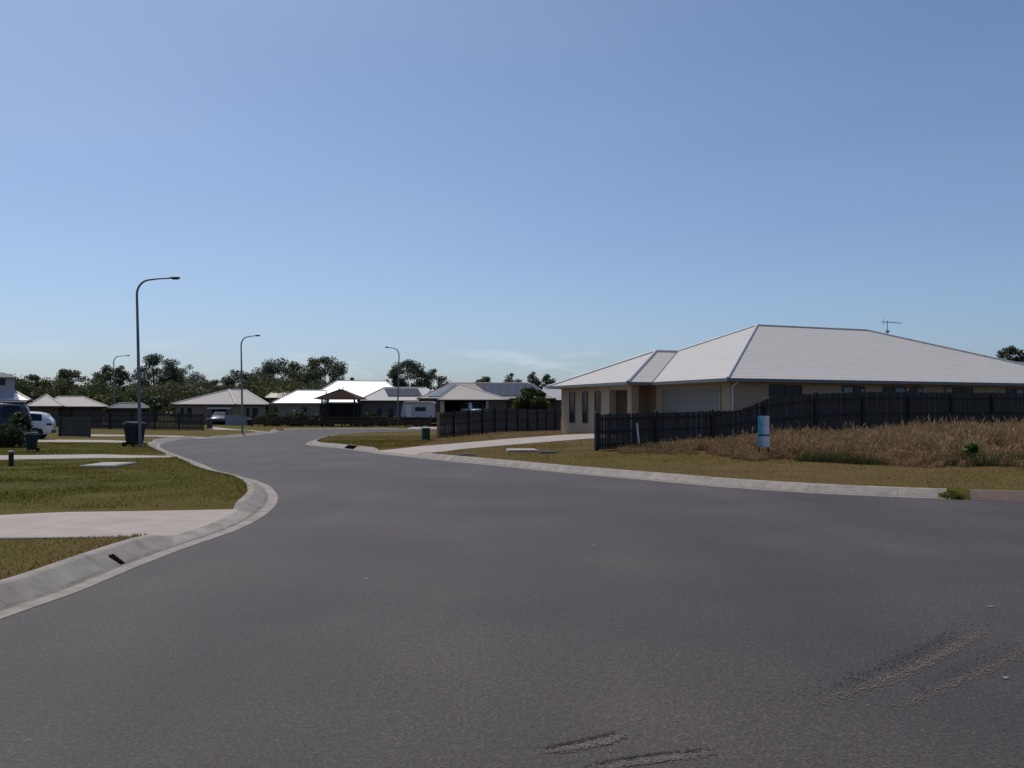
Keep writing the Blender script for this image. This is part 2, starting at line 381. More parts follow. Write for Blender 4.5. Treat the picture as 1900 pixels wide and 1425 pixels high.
def asphalt():
    m = bpy.data.materials.new('asphalt'); m.use_nodes = True; N, L = nt(m); b = N['Principled BSDF']
    g = N.new('ShaderNodeNewGeometry'); pos = g.outputs['Position']
    def noise(s, d=4, rough=.6):
        n = N.new('ShaderNodeTexNoise'); n.inputs['Scale'].default_value = s; n.inputs['Detail'].default_value = d; n.inputs['Roughness'].default_value = rough
        L.new(pos, n.inputs['Vector']); return n.outputs['Fac']
    def math_(op, a, b_=None, c=None):
        q = N.new('ShaderNodeMath'); q.operation = op
        for i, v in enumerate((a, b_, c)):
            if v is None: continue
            if isinstance(v, (int, float)): q.inputs[i].default_value = v
            else: L.new(v, q.inputs[i])
        return q.outputs[0]
    grain = noise(52, 3, .6); mid = noise(17, 5, .7); big = noise(.28, 5, .55)
    k = N.new('ShaderNodeMapping'); k.inputs['Rotation'].default_value = (0, 0, R(35)); k.inputs['Scale'].default_value = (.9, .12, 1); L.new(pos, k.inputs[0])
    tr = N.new('ShaderNodeTexNoise'); tr.inputs['Scale'].default_value = .8; tr.inputs['Detail'].default_value = 4; L.new(k.outputs[0], tr.inputs['Vector'])
    s1 = math_('MULTIPLY_ADD', grain, 1.25, math_('MULTIPLY', mid, .55))
    s2 = math_('MULTIPLY_ADD', big, .55, math_('MULTIPLY_ADD', tr.outputs['Fac'], .3, s1))
    r = N.new('ShaderNodeMapRange'); r.inputs[1].default_value = 1.04; r.inputs[2].default_value = 1.66; L.new(s2, r.inputs[0])
    ra = N.new('ShaderNodeValToRGB'); ra.color_ramp.elements[0].color = (.0215, .0172, .016, 1); ra.color_ramp.elements[1].color = (.118, .0935, .085, 1)
    e_ = ra.color_ramp.elements.new(.5); e_.color = (.0515, .0412, .038, 1)
    L.new(r.outputs[0], ra.inputs[0]); L.new(ra.outputs[0], b.inputs['Base Color'])
    b.inputs['Roughness'].default_value = .72; b.inputs['Specular IOR Level'].default_value = .35
    bu = N.new('ShaderNodeBump'); bu.inputs['Strength'].default_value = .55; bu.inputs['Distance'].default_value = .008
    L.new(grain, bu.inputs['Height']); L.new(bu.outputs[0], b.inputs['Normal'])
    return m
M_ASPH = asphalt()
ok = (GD[QF] < 0).any(1); used = QF[ok]
uq, inv = np.unique(np.vstack([used, fan]), return_inverse=True); Fr = inv.reshape(-1, 4)
V = np.stack([GX[uq], GY[uq], rz(GY[uq])-np.clip(GD[uq], 0, .6)*.1], 1)
nq = len(used); tri = Fr[nq:, :3]
me = np_mesh('road', V, Fr[:nq], M_ASPH, True)
road = tag(link('road', me), kind='structure')
me = np_mesh('road_near', V, tri, M_ASPH, True); bm = bmesh.new(); bm.from_mesh(road.data); bm.from_mesh(me); bm.to_mesh(road.data); bm.free(); bpy.data.meshes.remove(me)

def kerb_mat(name, c1, c2):
    m = pm(name, c1, c2, 3.5, .85, bump=.25, bscale=60, spec=.2, detail=8, lo=.3, hi=.7)
    mixin(m, tuple(v*.45 for v in c1), stripes(0, 1.8, .016))
    def stain(N, L):
        t = N.new('ShaderNodeTexCoord'); s = N.new('ShaderNodeSeparateXYZ'); L.new(t.outputs['UV'], s.inputs[0])
        a = N.new('ShaderNodeMath'); a.operation = 'SUBTRACT'; a.inputs[1].default_value = .20; L.new(s.outputs[1], a.inputs[0])
        ab = N.new('ShaderNodeMath'); ab.operation = 'ABSOLUTE'; L.new(a.outputs[0], ab.inputs[0])
        n = N.new('ShaderNodeTexNoise'); n.inputs['Scale'].default_value = 5; n.inputs['Detail'].default_value = 6; L.new(t.outputs['Object'], n.inputs['Vector'])
        ad = N.new('ShaderNodeMath'); ad.operation = 'MULTIPLY_ADD'; ad.inputs[1].default_value = .11; ad.inputs[2].default_value = -.06; L.new(n.outputs['Fac'], ad.inputs[0])
        su = N.new('ShaderNodeMath'); su.operation = 'ADD'; L.new(ab.outputs[0], su.inputs[0]); L.new(ad.outputs[0], su.inputs[1])
        r = N.new('ShaderNodeMapRange'); r.inputs[1].default_value = .045; r.inputs[2].default_value = .0; r.inputs[4].default_value = .92; L.new(su.outputs[0], r.inputs[0]); return r.outputs[0]
    mixin(m, tuple(v*.42 for v in c1), stain)
    return m
M_KERB = kerb_mat('kerb_concrete', (.345, .31, .275), (.20, .178, .158))
M_KERB_B = kerb_mat('kerb_brown', (.17, .13, .105), (.12, .09, .075))
PROF = [(-.02, -.03), (0, .007), (.15, .006), (.19, .001), (.22, .005), (.43, .142), (.46, .152), (.53, .156), (.555, .148), (.56, -.05)]
def kerb(line, side, mat, name='kerb'):
    n = len(line); T = np.gradient(line, axis=0); T /= np.linalg.norm(T, axis=1)[:, None]
    Nn = np.stack([-T[:, 1], T[:, 0]], 1)*side
    s = np.concatenate([[0], np.cumsum(np.linalg.norm(np.diff(line, axis=0), axis=1))])
    V = []; U = []
    m_ = len(PROF)
    for d, z in PROF:
        p = line+Nn*d; w = drv_w(*(line+Nn*.7).T)
        zz = np.where(z > .02, .012+(z-.012)*(1-.72*w), z)
        V.append(np.stack([p[:, 0], p[:, 1], rz(line[:, 1])+zz], 1)); U.append(np.stack([s, np.full(n, d)], 1))
    V = np.stack(V, 1).reshape(-1, 3); U = np.stack(U, 1).reshape(-1, 2)
    a = (np.arange(n-1)[:, None]*m_+np.arange(m_-1)[None]).ravel()
    Fk = np.stack([a, a+m_, a+m_+1, a+1], 1)
    if side < 0: Fk = Fk[:, ::-1]
    return tag(link(name, np_mesh(name, V, Fk, mat, False, uv=U)), kind='structure')
kerb(LEFT, 1, M_KERB); kerb(FARL, 1, M_KERB)
ix = next(i for i, p in enumerate(ISL) if p[1] < 40 and p[0] > road_pt(1757, 926)[0])
ix2 = next(i for i, p in enumerate(ISL) if p[1] < 40 and p[0] > road_pt(1784, 927)[0])
kerb(ISL[:ix], 1, M_KERB); kerb(ISL[ix2:], 1, M_KERB_B)
M_DRIVE = pm('driveway_concrete', (.42, .365, .325), (.30, .262, .235), 1.6, .85, bump=.2, bscale=50, spec=.2, detail=9, lo=.28, hi=.72)
mixin(M_DRIVE, (.2, .175, .155), stripes(0, 3., .012))
def sheet(e1, e2, name='driveway', n=70, m=22):
    def resamp(e, n):
        q = np.concatenate([[0], np.cumsum(np.linalg.norm(np.diff(e, axis=0), axis=1))]); t = np.linspace(0, q[-1], n)
        return np.stack([np.interp(t, q, e[:, 0]), np.interp(t, q, e[:, 1])], 1)
    A, B = resamp(e1, n), resamp(e2, n); lanes = []
    m += 2; ws = np.concatenate([[-.004], np.linspace(0, 1, m-2), [1.004]])
    for w in ws:
        l = A*(1-w)+B*w; v = (l[0]-l[1])/np.linalg.norm(l[0]-l[1]); ts = np.arange(-3, 3, .03); c = l[0]+v*ts[:, None]
        d = sdist(c[:, 0], c[:, 1], POLY); k = np.where((d[:-1] > .44) & (d[1:] <= .44))[0]
        if len(k):
            t = ts[k[np.argmin(np.abs(ts[k]))]]; st_ = l[0]+v*t
            far = l[-1]; q = resamp(np.vstack([[st_], l[(l-st_)@v < -.05]]), n) if t < 0 else resamp(np.vstack([[st_], l]), n); l = q
        lanes.append(l)
    P = np.stack(lanes, 1).reshape(-1, 2)
    Z, D, W = hmap(P[:, 0], P[:, 1]); Z = np.maximum(Z+.010, rz(P[:, 1])+.052); Z = Z.reshape(n, m); Z[:, 0] -= .09; Z[:, -1] -= .09; Z = Z.ravel()
    a = (np.arange(n-1)[:, None]*m+np.arange(m-1)[None]).ravel(); Fs = np.stack([a, a+m, a+m+1, a+1], 1)
    return tag(link(name, np_mesh(name, np.stack([P[:, 0], P[:, 1], Z], 1), Fs, M_DRIVE, True, uv=P)), kind='structure')
for e1, e2 in DRV: sheet(e1, e2)

# scuffs, chips and grit on the asphalt (real specks lying on it)
M_SC_D = pm('scuff_dark', (.036, .031, .030), rough=.9); M_SC_L = pm('scuff_pale', (.17, .14, .125), (.10, .083, .075), 30, rough=.9)
def specks(name, pts, sizes, mat, parent, lift=.005, dirs=None):
    V = []; Fc = []
    for i, (p, s) in enumerate(zip(pts, sizes)):
        a0 = rng.uniform(0, 6.28); ex = rng.uniform(1, 2.4)
        lf = lift+rng.random()*.003
        c_, s_ = (math.cos(a0), math.sin(a0)) if dirs is None else dirs[i]
        for k in range(5):
            a = a0+k*1.2566; r_ = s*rng.uniform(.6, 1); lx_, ly_ = math.cos(a)*r_*ex, math.sin(a)*r_
            V.append((p[0]+lx_*c_-ly_*s_, p[1]+lx_*s_+ly_*c_, rz(p[1])+lf))
        Fc.append([i*5+k for k in range(5)])
    o = link(name, np_mesh(name, np.array(V), np.array(Fc), mat), parent); return o
def scuff(px, n, wd, wl, sd, sl, off, fd):
    w = smooth([road_pt(*p) for p in px], .02); n_ = len(w)
    T = np.gradient(w, axis=0); T /= np.linalg.norm(T, axis=1)[:, None]; Nn = np.stack([-T[:, 1], T[:, 0]], 1)
    if Nn[0, 1] < 0: Nn = -Nn
    def pick(shift, wid, size, num):
        t = rng.integers(0, n_, num); env = np.sin(np.pi*np.clip(t/n_, .03, .97))**.7
        keep = rng.random(num) < env*(.1+.9*vnoise(t*.022, t*0+shift*9, 1, 4)**1.5); t = t[keep]
        return w[t]+Nn[t]*(shift+rng.normal(0, wid, len(t)))[:, None]+T[t]*rng.uniform(-.03, .03, len(t))[:, None], rng.uniform(.25, 1, len(t))*size, T[t]
    p, z_, d_ = pick(off, wd, sd, int(n*fd)); specks('scuff_mark', p, z_, M_SC_D, road, .0015, d_)
    p, z_, d_ = pick(-off, wl, sl, n); specks('scuff_mark', p, z_, M_SC_L, road, .0025, d_)
scuff([(1468,1305),(1560,1282),(1640,1252),(1720,1215),(1790,1180),(1825,1155)], 4200, .05, .035, .007, .0085, .07, .6)
scuff([(1640,1312),(1720,1280),(1800,1245),(1860,1218),(1900,1192)], 2600, .05, .03, .006, .0075, .06, .45)
scuff([(1008,1393),(1060,1384),(1110,1374),(1150,1363)], 2600, .012, .018, .006, .0075, .03, .5)
scuff([(1095,1426),(1160,1413),(1230,1404),(1320,1394)], 3000, .012, .019, .006, .0075, .03, .45)
pts = [];
for _ in range(150):
    y = 4+60*rng.random()**2.2; x = rng.uniform(-.55, .55)*y
    if sdist(x, y, POLY)[0] < -.3: pts.append((x, y))
specks('grit', pts, rng.uniform(.002, .007, len(pts)), pm('grit_pale', (.28, .25, .23), (.18, .16, .15), 20), road)['kind'] = 'stuff'
for px, py in [(678,1075),(1865,1260),(1838,1127),(1100,1012)]:
    p = road_pt(px, py); specks('chip', [p, (p[0]+.02, p[1]+.01)], [.013, .008], pm('chip_white', (.42, .40, .38)), road, .008)

# ------------------------------------------------------------------ grass blades
def blades(name, X, Y, Z, hgt, wid, lean, mat, rnd, dry=None, head=False):
    n = len(X); a = rng.uniform(0, 2*np.pi, n); b = rng.uniform(0, 2*np.pi, n)
    dx, dy = np.cos(a)*wid, np.sin(a)*wid; tx, ty = np.cos(b)*lean*hgt, np.sin(b)*lean*hgt
    V = np.empty((n, 3, 3)); V[:, 0] = np.stack([X-dx, Y-dy, Z-.01], 1); V[:, 1] = np.stack([X+dx, Y+dy, Z-.01], 1); V[:, 2] = np.stack([X+tx, Y+ty, Z+hgt], 1)
    V = V.reshape(-1, 3); Fb = np.arange(3*n).reshape(n, 3); at_ = {'rnd': np.repeat(rnd, 3)}
    if dry is not None: at_['dry'] = np.repeat(dry, 3)
    if head:
        h_ = np.empty((n, 3, 3)); s = .03+.03*rng.random(n)
        h_[:, 0] = np.stack([X+tx*.8-dx*1.5, Y+ty*.8-dy*1.5, Z+hgt*.8], 1); h_[:, 1] = np.stack([X+tx*.9+dx*2.4, Y+ty*.9+dy*2.4, Z+hgt*.9], 1); h_[:, 2] = np.stack([X+tx*1.12, Y+ty*1.12, Z+hgt*1.06], 1)
        V = np.vstack([V, h_.reshape(-1, 3)]); Fb = np.vstack([Fb, Fb+3*n]); at_ = {k: np.concatenate([v, np.clip(v*.4+.6, 0, 1)]) for k, v in at_.items()}
    return link(name, np_mesh(name, V, Fb, mat, False, at_))
def blade_mat():
    m = M_GRASS.copy(); m.name = 'grass_blades'; N, L = nt(m); b = N['Principled BSDF']
    for l in list(b.inputs['Normal'].links): L.remove(l)
    old = b.inputs['Base Color'].links[0].from_socket
    a = N.new('ShaderNodeAttribute'); a.attribute_name = 'rnd'
    r = N.new('ShaderNodeMapRange'); r.inputs[3].default_value = 1.; r.inputs[4].default_value = 1.9; L.new(a.outputs['Fac'], r.inputs[0])
    mxn = N.new('ShaderNodeMix'); mxn.data_type = 'RGBA'; mxn.blend_type = 'MULTIPLY'; mxn.inputs['Factor'].default_value = 1
    L.new(old, mxn.inputs['A']); L.new(r.outputs[0], mxn.inputs['B']); L.new(mxn.outputs['Result'], b.inputs['Base Color'])
    tr = N.new('ShaderNodeBsdfTranslucent'); L.new(mxn.outputs['Result'], tr.inputs['Color'])
    ms = N.new('ShaderNodeMixShader'); ms.inputs[0].default_value = .5
    L.new(b.outputs[0], ms.inputs[1]); L.new(tr.outputs[0], ms.inputs[2]); L.new(ms.outputs[0], N['Material Output'].inputs['Surface'])
    return m
M_BLADE = blade_mat()
def lawn_blades(n, box, hmin, hmax, name, label):
    x0, x1, y0, y1 = box
    u = rng.random(n); Y = y0*(y1/y0)**u; X = rng.uniform(x0, x1, n)*1.0
    k = (np.abs(X) < Y*.62+3); X, Y = X[k], Y[k]
    Z, D, W = hmap(X, Y); k = (D > .52) & (W < .45); X, Y, Z, W, D = X[k], Y[k], Z[k], W[k], D[k]; Z = np.maximum(Z, rz(Y)+.13*(W < .2))
    n = len(X); hg = rng.uniform(hmin, hmax, n)*(1+Y/60)*(.75+.5*vnoise(X, Y, 1.3, 2))*(1+1.1*(D < .75)*rng.random(n))
    o = blades('grass', X, Y, Z, hg, .0032*(1+Y/14), .7, M_BLADE, rng.random(n), dryness(X, Y))
    return tag(o, label, 'grass', kind='stuff')
lawn_blades(420000, (-30, -4, 6, 50), .010, .024, 'grass', 'short mown grass of the lawns left of the road')
lawn_blades(200000, (-12, 34, 16, 62), .012, .028, 'grass', 'short dry grass of the verge right of the road')

# ------------------------------------------------------------------ foliage
def leaf_cloud(centres, radii, per, size, flat=.75, droop=0.):
    Vs = []; n_tot = 0; rnd = []
    for c, r_, n in zip(centres, radii, per):
        d = rng.normal(size=(n, 3)); d /= np.linalg.norm(d, axis=1)[:, None]
        u = rng.random(n)**.45; p = np.asarray(c)+d*u[:, None]*r_*np.array([1, 1, flat])
        t = rng.normal(size=(n, 3)); t[:, 2] -= droop; t /= np.linalg.norm(t, axis=1)[:, None]
        q = rng.normal(size=(n, 3)); q -= (q*t).sum(1)[:, None]*t; q /= np.linalg.norm(q, axis=1)[:, None]
        s = size*rng.uniform(.55, 1.4, n)[:, None]
        Vs.append(np.stack([p-t*s*.6, p+q*s*.3, p+t*s*.6, p-q*s*.3], 1).reshape(-1, 3))
        rnd.append(np.repeat(np.clip(rng.normal(rng.uniform(.25, .75), .18, n), 0, 1), 4)); n_tot += n
    return np.vstack(Vs), np.arange(4*n_tot).reshape(-1, 4), np.concatenate(rnd)
M_EUC = leafmat('gum_leaves', (.046, .056, .03), (.08, .092, .048), (.135, .14, .082))
M_EUC2 = leafmat('gum_leaves_grey', (.06, .066, .042), (.095, .10, .062), (.15, .145, .095))
M_DARK = leafmat('dark_leaves', (.024, .033, .015), (.044, .058, .024), (.082, .094, .04))
M_MID = leafmat('mid_leaves', (.03, .05, .012), (.06, .085, .02), (.11, .125, .03))
M_YEL = leafmat('yellow_leaves', (.07, .075, .016), (.13, .125, .025), (.21, .18, .04))
M_BARK = pm('bark', (.10, .075, .055), (.05, .038, .03), 6, .9)
M_BARK_P = pm('bark_pale', (.30, .26, .22), (.14, .11, .09), 4, .85)
def tree(px, top, Y, width_px, label, seed, mat=M_EUC, group='gum trees beyond the houses', name='gum_tree', bark=M_BARK, dens=1., fill=.55, trunk_f=.35, leaf=.25, skew=0.):
    global rng
    old = rng; rng = np.random.default_rng(seed)
    tp = at(px, top, Y); base = Vector((tp.x, Y, H(tp.x, Y))); Ht = tp.z-base.z; Wd = width_px/F*Y/2
    t = thing(name, label, 'tree', base, 0, group)
    ch = Ht*(1-trunk_f); n = int(36*dens)
    cs = []; rs = []
    for i in range(n):
        for _ in range(50):
            a = rng.uniform(0, 6.283); q = rng.uniform(.25, 1)**.6; zz = rng.uniform(0, 1)
            prof = math.sin(math.pi*min(1, .12+.83*zz))**.6
            if rng.random() < prof+.1: break
        x = math.cos(a)*q*Wd*prof*.88+skew*Wd*zz; y = math.sin(a)*q*Wd*prof*.88
        cs.append((x, y, Ht*trunk_f+ch*(.06+.86*zz))); rs.append(rng.uniform(.16, .30)*Wd*(1.1-.35*zz)+.25)
    cs.append((skew*Wd, 0, Ht-.5*rs[0])); rs.append(rs[0]*.8)
    per = [int(175*dens*fill/.55*(r_/1.2)**1.6)+34 for r_ in rs]
    V, Fl, rn = leaf_cloud(cs, rs, per, leaf, .68, .5)
    link('crown', np_mesh('crown', V, Fl, mat, False, {'rnd': rn}), t)
    mb = MB(); r0 = max(.12, Ht*.024)
    fork = Vector((rng.uniform(-.3, .3), rng.uniform(-.3, .3), Ht*trunk_f*.8))
    mb.tube([(0, 0, -.3), (fork.x*.4, fork.y*.4, fork.z*.5), fork], [r0, r0*.8, r0*.7], 8)
    for c in cs[::2]:
        c = Vector(c); mid = fork.lerp(c, .5)+Vector((rng.uniform(-.3, .3), rng.uniform(-.3, .3), -.08*ch))
        mb.tube([fork, mid, c], [r0*.5, r0*.26, r0*.08], 5, False)
    mb.build('trunk', bark, t)
    rng = old; return t
def shrub(px, py, Y, w_px, h_px, label, seed, mat, name='shrub', cat='shrub', group=None, leaf=.12, n=420, flat=.9, lumps=9, stem=True):
    global rng
    old = rng; rng = np.random.default_rng(seed)
    p = at(px, py, Y); z0 = H(p.x, Y); Wd = w_px/F*Y/2; Hh = h_px/F*Y
    t = thing(name, label, cat, (p.x, Y, z0), 0, group); cs = []; rs = []
    for i in range(lumps):
        a = rng.uniform(0, 6.28); q = rng.random()**.5; zz = rng.uniform(.22, .8)
        cs.append((math.cos(a)*q*Wd*.62, math.sin(a)*q*Wd*.62, Hh*zz*(1-.25*q))); rs.append(Wd*rng.uniform(.32, .5))
    per = [n//lumps]*lumps
    V, Fl, rn = leaf_cloud(cs, rs, per, leaf, min(1., flat*Hh/(2*Wd)+.25), .1); V[:, 2] = np.clip(V[:, 2], .02, Hh*1.05)
    link('foliage', np_mesh('foliage', V, Fl, mat, False, {'rnd': rn}), t)
    if stem:
        mb = MB()
        for c in cs[:6]: mb.tube([(0, 0, -.05), Vector(c)*.5, c], [.03*Hh+.008, .02*Hh+.004, .003], 5, False)
        mb.build('stem', M_BARK, t)
    rng = old; return t

# the line of gum trees beyond the houses
G = 'gum trees beyond the houses'
tree(18, 694, 150, 70, 'gum tree behind the roof at the left edge of the view', 11, M_DARK)
tree(60, 694, 175, 62, 'dark rounded gum tree next to the left edge house', 12, M_DARK, fill=.7)
tree(128, 685, 170, 66, 'flat topped gum tree above the left tan roof', 13, M_EUC, trunk_f=.5)
tree(198, 676, 172, 56, 'gum tree under the arm of the distant street lamp', 14, M_EUC, trunk_f=.42)
tree(226, 678, 166, 44, 'slender gum tree just left of the nearest lamp pole', 15, M_EUC2, trunk_f=.4)
tree(292, 656, 165, 100, 'tallest dense gum tree just right of the nearest lamp pole', 16, M_EUC, trunk_f=.3, dens=1.5)
tree(352, 676, 172, 84, 'pale open gum tree with sky showing through its crown', 17, M_EUC2, trunk_f=.35, bark=M_BARK_P, fill=.4)
tree(400, 704, 178, 52, 'low gum tree behind the left slope of the tan hip roof', 18, M_EUC2, trunk_f=.3)
tree(446, 686, 165, 74, 'spreading dark gum tree behind the second lamp pole', 19, M_DARK, trunk_f=.5)
tree(524, 664, 168, 122, 'wide gum tree with ragged top right of the second lamp', 20, M_EUC, trunk_f=.3, dens=1.3)
tree(486, 690, 160, 78, 'lower gum tree between second lamp and ragged gum', 21, M_EUC, trunk_f=.3)
tree(602, 661, 166, 112, 'big rounded gum tree rising behind the white roof', 22, M_EUC, trunk_f=.32, dens=1.5)
tree(654, 700, 200, 18, 'tiny far treetop over the ridge of the white roof', 23, M_DARK, trunk_f=.5, dens=.5)
tree(764, 666, 150, 82, 'gum tree beside the far lamp with open limbs', 24, M_EUC, trunk_f=.34, skew=-.1, dens=1.2)
tree(805, 684, 152, 62, 'smaller gum tree right of the far lamp tree', 25, M_EUC, trunk_f=.3)
tree(732, 682, 149, 40, 'small gum tree left of the far lamp', 26, M_EUC, trunk_f=.35)
tree(900, 698, 190, 60, 'low broad tree behind the solar panelled ridge', 27, M_DARK, trunk_f=.2, fill=.8)
tree(950, 692, 186, 60, 'rounded tree above the dark panelled roof slope', 28, M_EUC, trunk_f=.2, fill=.7)
tree(990, 690, 150, 30, 'thin open gum tree with bare pale limbs', 29, M_EUC2, trunk_f=.5, fill=.3, bark=M_BARK_P)
tree(1016, 694, 160, 36, 'small gum tree beside the left eave of the grey roofed house', 30, M_EUC, trunk_f=.35)
tree(1878, 641, 95, 70, 'gum tree over the right end of the grey roof', 31, M_EUC, trunk_f=.4, fill=.5)
M_BELT = leafmat('bush_leaves', (.042, .052, .02), (.075, .088, .03), (.125, .125, .045))
# the dark belt of bush behind the left houses reads as one mass
cs = []; rs = []; g2 = np.random.default_rng(5)
for i in range(300):
    px = g2.uniform(-60, 640); Yy = g2.uniform(138, 165)
    top = 716 if px < 340 else 724 if px < 440 else 712
    z = at(px, g2.uniform(top-6 if px < 120 else top, 762), Yy).z
    cs.append((at(px, 740, Yy).x, Yy, max(.6, z))); rs.append(g2.uniform(1.1, 2.3))
old = rng; rng = np.random.default_rng(6)
V, Fl, rn = leaf_cloud(cs, rs, [320]*len(cs), .3, .8); rng = old
tag(link('bushland', np_mesh('bushland', V, Fl, M_BELT, False, {'rnd': rn})), 'dark green belt of bush behind the houses on the left', 'bush', kind='stuff')
shrub(272, 795, 108, 88, 75, 'big dark rounded shrub behind the paling fence by the lamp', 40, M_DARK, leaf=.35, n=2600, lumps=16)
shrub(178, 790, 122, 46, 70, 'bright yellow green shrub beyond the left tan roof', 41, M_YEL, leaf=.35, n=700)
shrub(205, 790, 121, 40, 60, 'yellowing shrub between the tan roof and the dark shed', 42, M_YEL, leaf=.35, n=600)
shrub(225, 790, 120, 50, 72, 'mid green shrub left of the big dark rounded shrub', 43, M_MID, leaf=.35, n=900)
shrub(142, 790, 125, 44, 70, 'pale rounded shrub behind the ridge of the left tan roof', 44, M_MID, leaf=.35, n=700)

# ------------------------------------------------------------------ houses
M_BRICK = brickmat('tan_brick', (.46, .34, .23), (.40, .29, .19), (.41, .34, .26))
M_BRICK_D = brickmat('brown_brick', (.16, .115, .085), (.12, .085, .06), (.16, .13, .1))
M_RENDER = pm('pale_render', (.40, .345, .27), (.35, .30, .235), 3, .85, bump=.1, bscale=40)
M_WGREY = pm('grey_wall', (.15, .145, .145), (.12, .115, .115), 2, .8)
M_CREAM = pm('cream_wall', (.27, .235, .19), (.23, .20, .16), 2, .8)
M_BRICK_F = brickmat('dull_tan_brick', (.33, .265, .19), (.28, .22, .155), (.28, .25, .2)); M_WGREY_L = pm('pale_grey_cladding', (.42, .41, .43), (.37, .36, .38), 2, .7)
M_WHITE = pm('white_paint', (.72, .71, .69), (.64, .63, .61), 3, .5)
M_R_GREY = roofmat('grey_tile_roof', (.50, .475, .44), .5, .35, .34, .95)
M_R_TAN = roofmat('tan_tile_roof', (.40, .355, .33), .6, .3)
M_R_TAND = roofmat('dull_tan_roof', (.30, .255, .23), .65, .25)
M_R_WHITE = roofmat('white_metal_roof', (.86, .85, .83), .46, .6, .8, .97); M_R_WHITE.node_tree.nodes['Principled BSDF'].inputs['Metallic'].default_value = .6
M_R_CREAM = roofmat('cream_roof', (.78, .68, .54), .45, .4)
M_R_DARK = roofmat('dark_roof', (.075, .07, .072), .6)
M_CAP = pm('ridge_capping', (.55, .54, .54), (.46, .45, .45), 4, .45, spec=.5)
M_CAP_T = pm('ridge_capping_tan', (.5, .45, .43), (.42, .38, .36), 4, .55)
M_GUT = pm('gutter_grey', (.20, .205, .21), (.16, .165, .17), 3, .5)
M_GUT_D = pm('gutter_dark', (.06, .05, .045), (.045, .04, .036), 3, .6)
M_GUT_R = pm('gutter_redbrown', (.16, .06, .035), (.12, .045, .03), 3, .6)
M_SOFF = pm('soffit', (.5, .47, .42), (.46, .43, .38), 2, .8)
M_GLASS = glassmat('window_glass', (.018, .022, .028)); M_FRAME = pm('window_frame', (.05, .05, .052), rough=.5); M_FRAME_W = pm('window_frame_pale', (.5, .48, .44), rough=.5)
M_BLIND = pm('pale_blind', (.26, .32, .38), (.22, .28, .34), 6, .6)
M_GDOOR = pm('garage_door', (.24, .22, .205), (.22, .20, .187), 2, .6); mixin(M_GDOOR, (.15, .137, .13), stripes(1, .42, .018)); 
M_DOOR = pm('timber_door', (.085, .042, .022), (.06, .03, .016), 3, .45, stretch=(8, 8, .8))
M_PANEL = pm('solar_cells', (.022, .022, .034), (.03, .03, .042), 6, .35, spec=.15); mixin(M_PANEL, (.09, .09, .10), stripes(0, 1.0, .04)); mixin(M_PANEL, (.08, .08, .09), stripes(1, 1.6, .05))
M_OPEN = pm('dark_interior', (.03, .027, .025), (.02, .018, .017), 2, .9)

def hip(mb, x0, x1, y0, y1, ze, ra, rb, zr):
    """hip roof over a rectangle; ra, rb the ridge ends (x,y), ridge along x or y"""
    A, B, Cc, D = (x0, y0, ze), (x1, y0, ze), (x1, y1, ze), (x0, y1, ze); P, Q = (*ra, zr), (*rb, zr)
    if abs(ra[0]-rb[0]) >= abs(ra[1]-rb[1]):
        mb.add([A, B, Cc, D, P, Q], [(0, 1, 5, 4), (1, 2, 5), (2, 3, 4, 5), (3, 0, 4)])
        return [(A, P), (B, Q), (Cc, Q), (D, P), (P, Q)]
    mb.add([A, B, Cc, D, P, Q], [(0, 1, 4), (1, 2, 5, 4), (2, 3, 5), (3, 0, 4, 5)])
    return [(A, P), (B, P), (Cc, Q), (D, Q), (P, Q)]
def caps(lines, r_=.07, lift=.01):
    mb = MB()
    for a, b in lines:
        a = Vector(a)+Vector((0, 0, lift)); b = Vector(b)+Vector((0, 0, lift)); mb.tube([a, b], r_, 8)
    return mb
def gutters(x0, x1, y0, y1, ze, w=.11, h=.14):
    mb = MB(); mb.box(x0-w, x1+w, y0-w, y0, ze-h, ze+.005); mb.box(x0-w, x1+w, y1, y1+w, ze-h, ze+.005)
    mb.box(x0-w, x0, y0+.002, y1-.002, ze-h, ze+.003); mb.box(x1, x1+w, y0+.002, y1-.002, ze-h, ze+.003)
    return mb
def soffit(mb, x0, x1, y0, y1, z): mb.quad((x0, y0, z), (x0, y1, z), (x1, y1, z), (x1, y0, z))
def window(par, x0, x1, z0, z1, y, axis='y', sgn=-1, mullions=1, frame=None, glass=None, fw=.05, blind=None):
    """window on a wall at y (axis y) or x (axis x); sgn is the outward side"""
    def bx(mb, a0, a1, d0, d1, zz0, zz1):
        lo, hi = sorted((y+sgn*d0, y+sgn*d1))
        if axis == 'y': mb.box(a0, a1, lo, hi, zz0, zz1)
        else: mb.box(lo, hi, a0, a1, zz0, zz1)
    f = MB(); bx(f, x0, x1, .0, .05, z0, z0+fw); bx(f, x0, x1, 0, .05, z1-fw, z1)
    for i in range(mullions+2):
        xx = x0+(x1-x0-fw)*i/(mullions+1); bx(f, xx, xx+fw, 0, .047, z0+fw, z1-fw)
    fo = f.build('window', frame or M_FRAME, par)
    g = MB(); bx(g, x0+.01, x1-.01, .004, .02, z0+.01, z1-.01); g.build('pane', glass or M_GLASS, fo)
    if blind:
        b_ = MB(); bx(b_, x0+(x1-x0)*blind[0], x0+(x1-x0)*blind[1], .021, .026, z0+fw, z1-fw); b_.build('blind', M_BLIND, fo)
    return fo
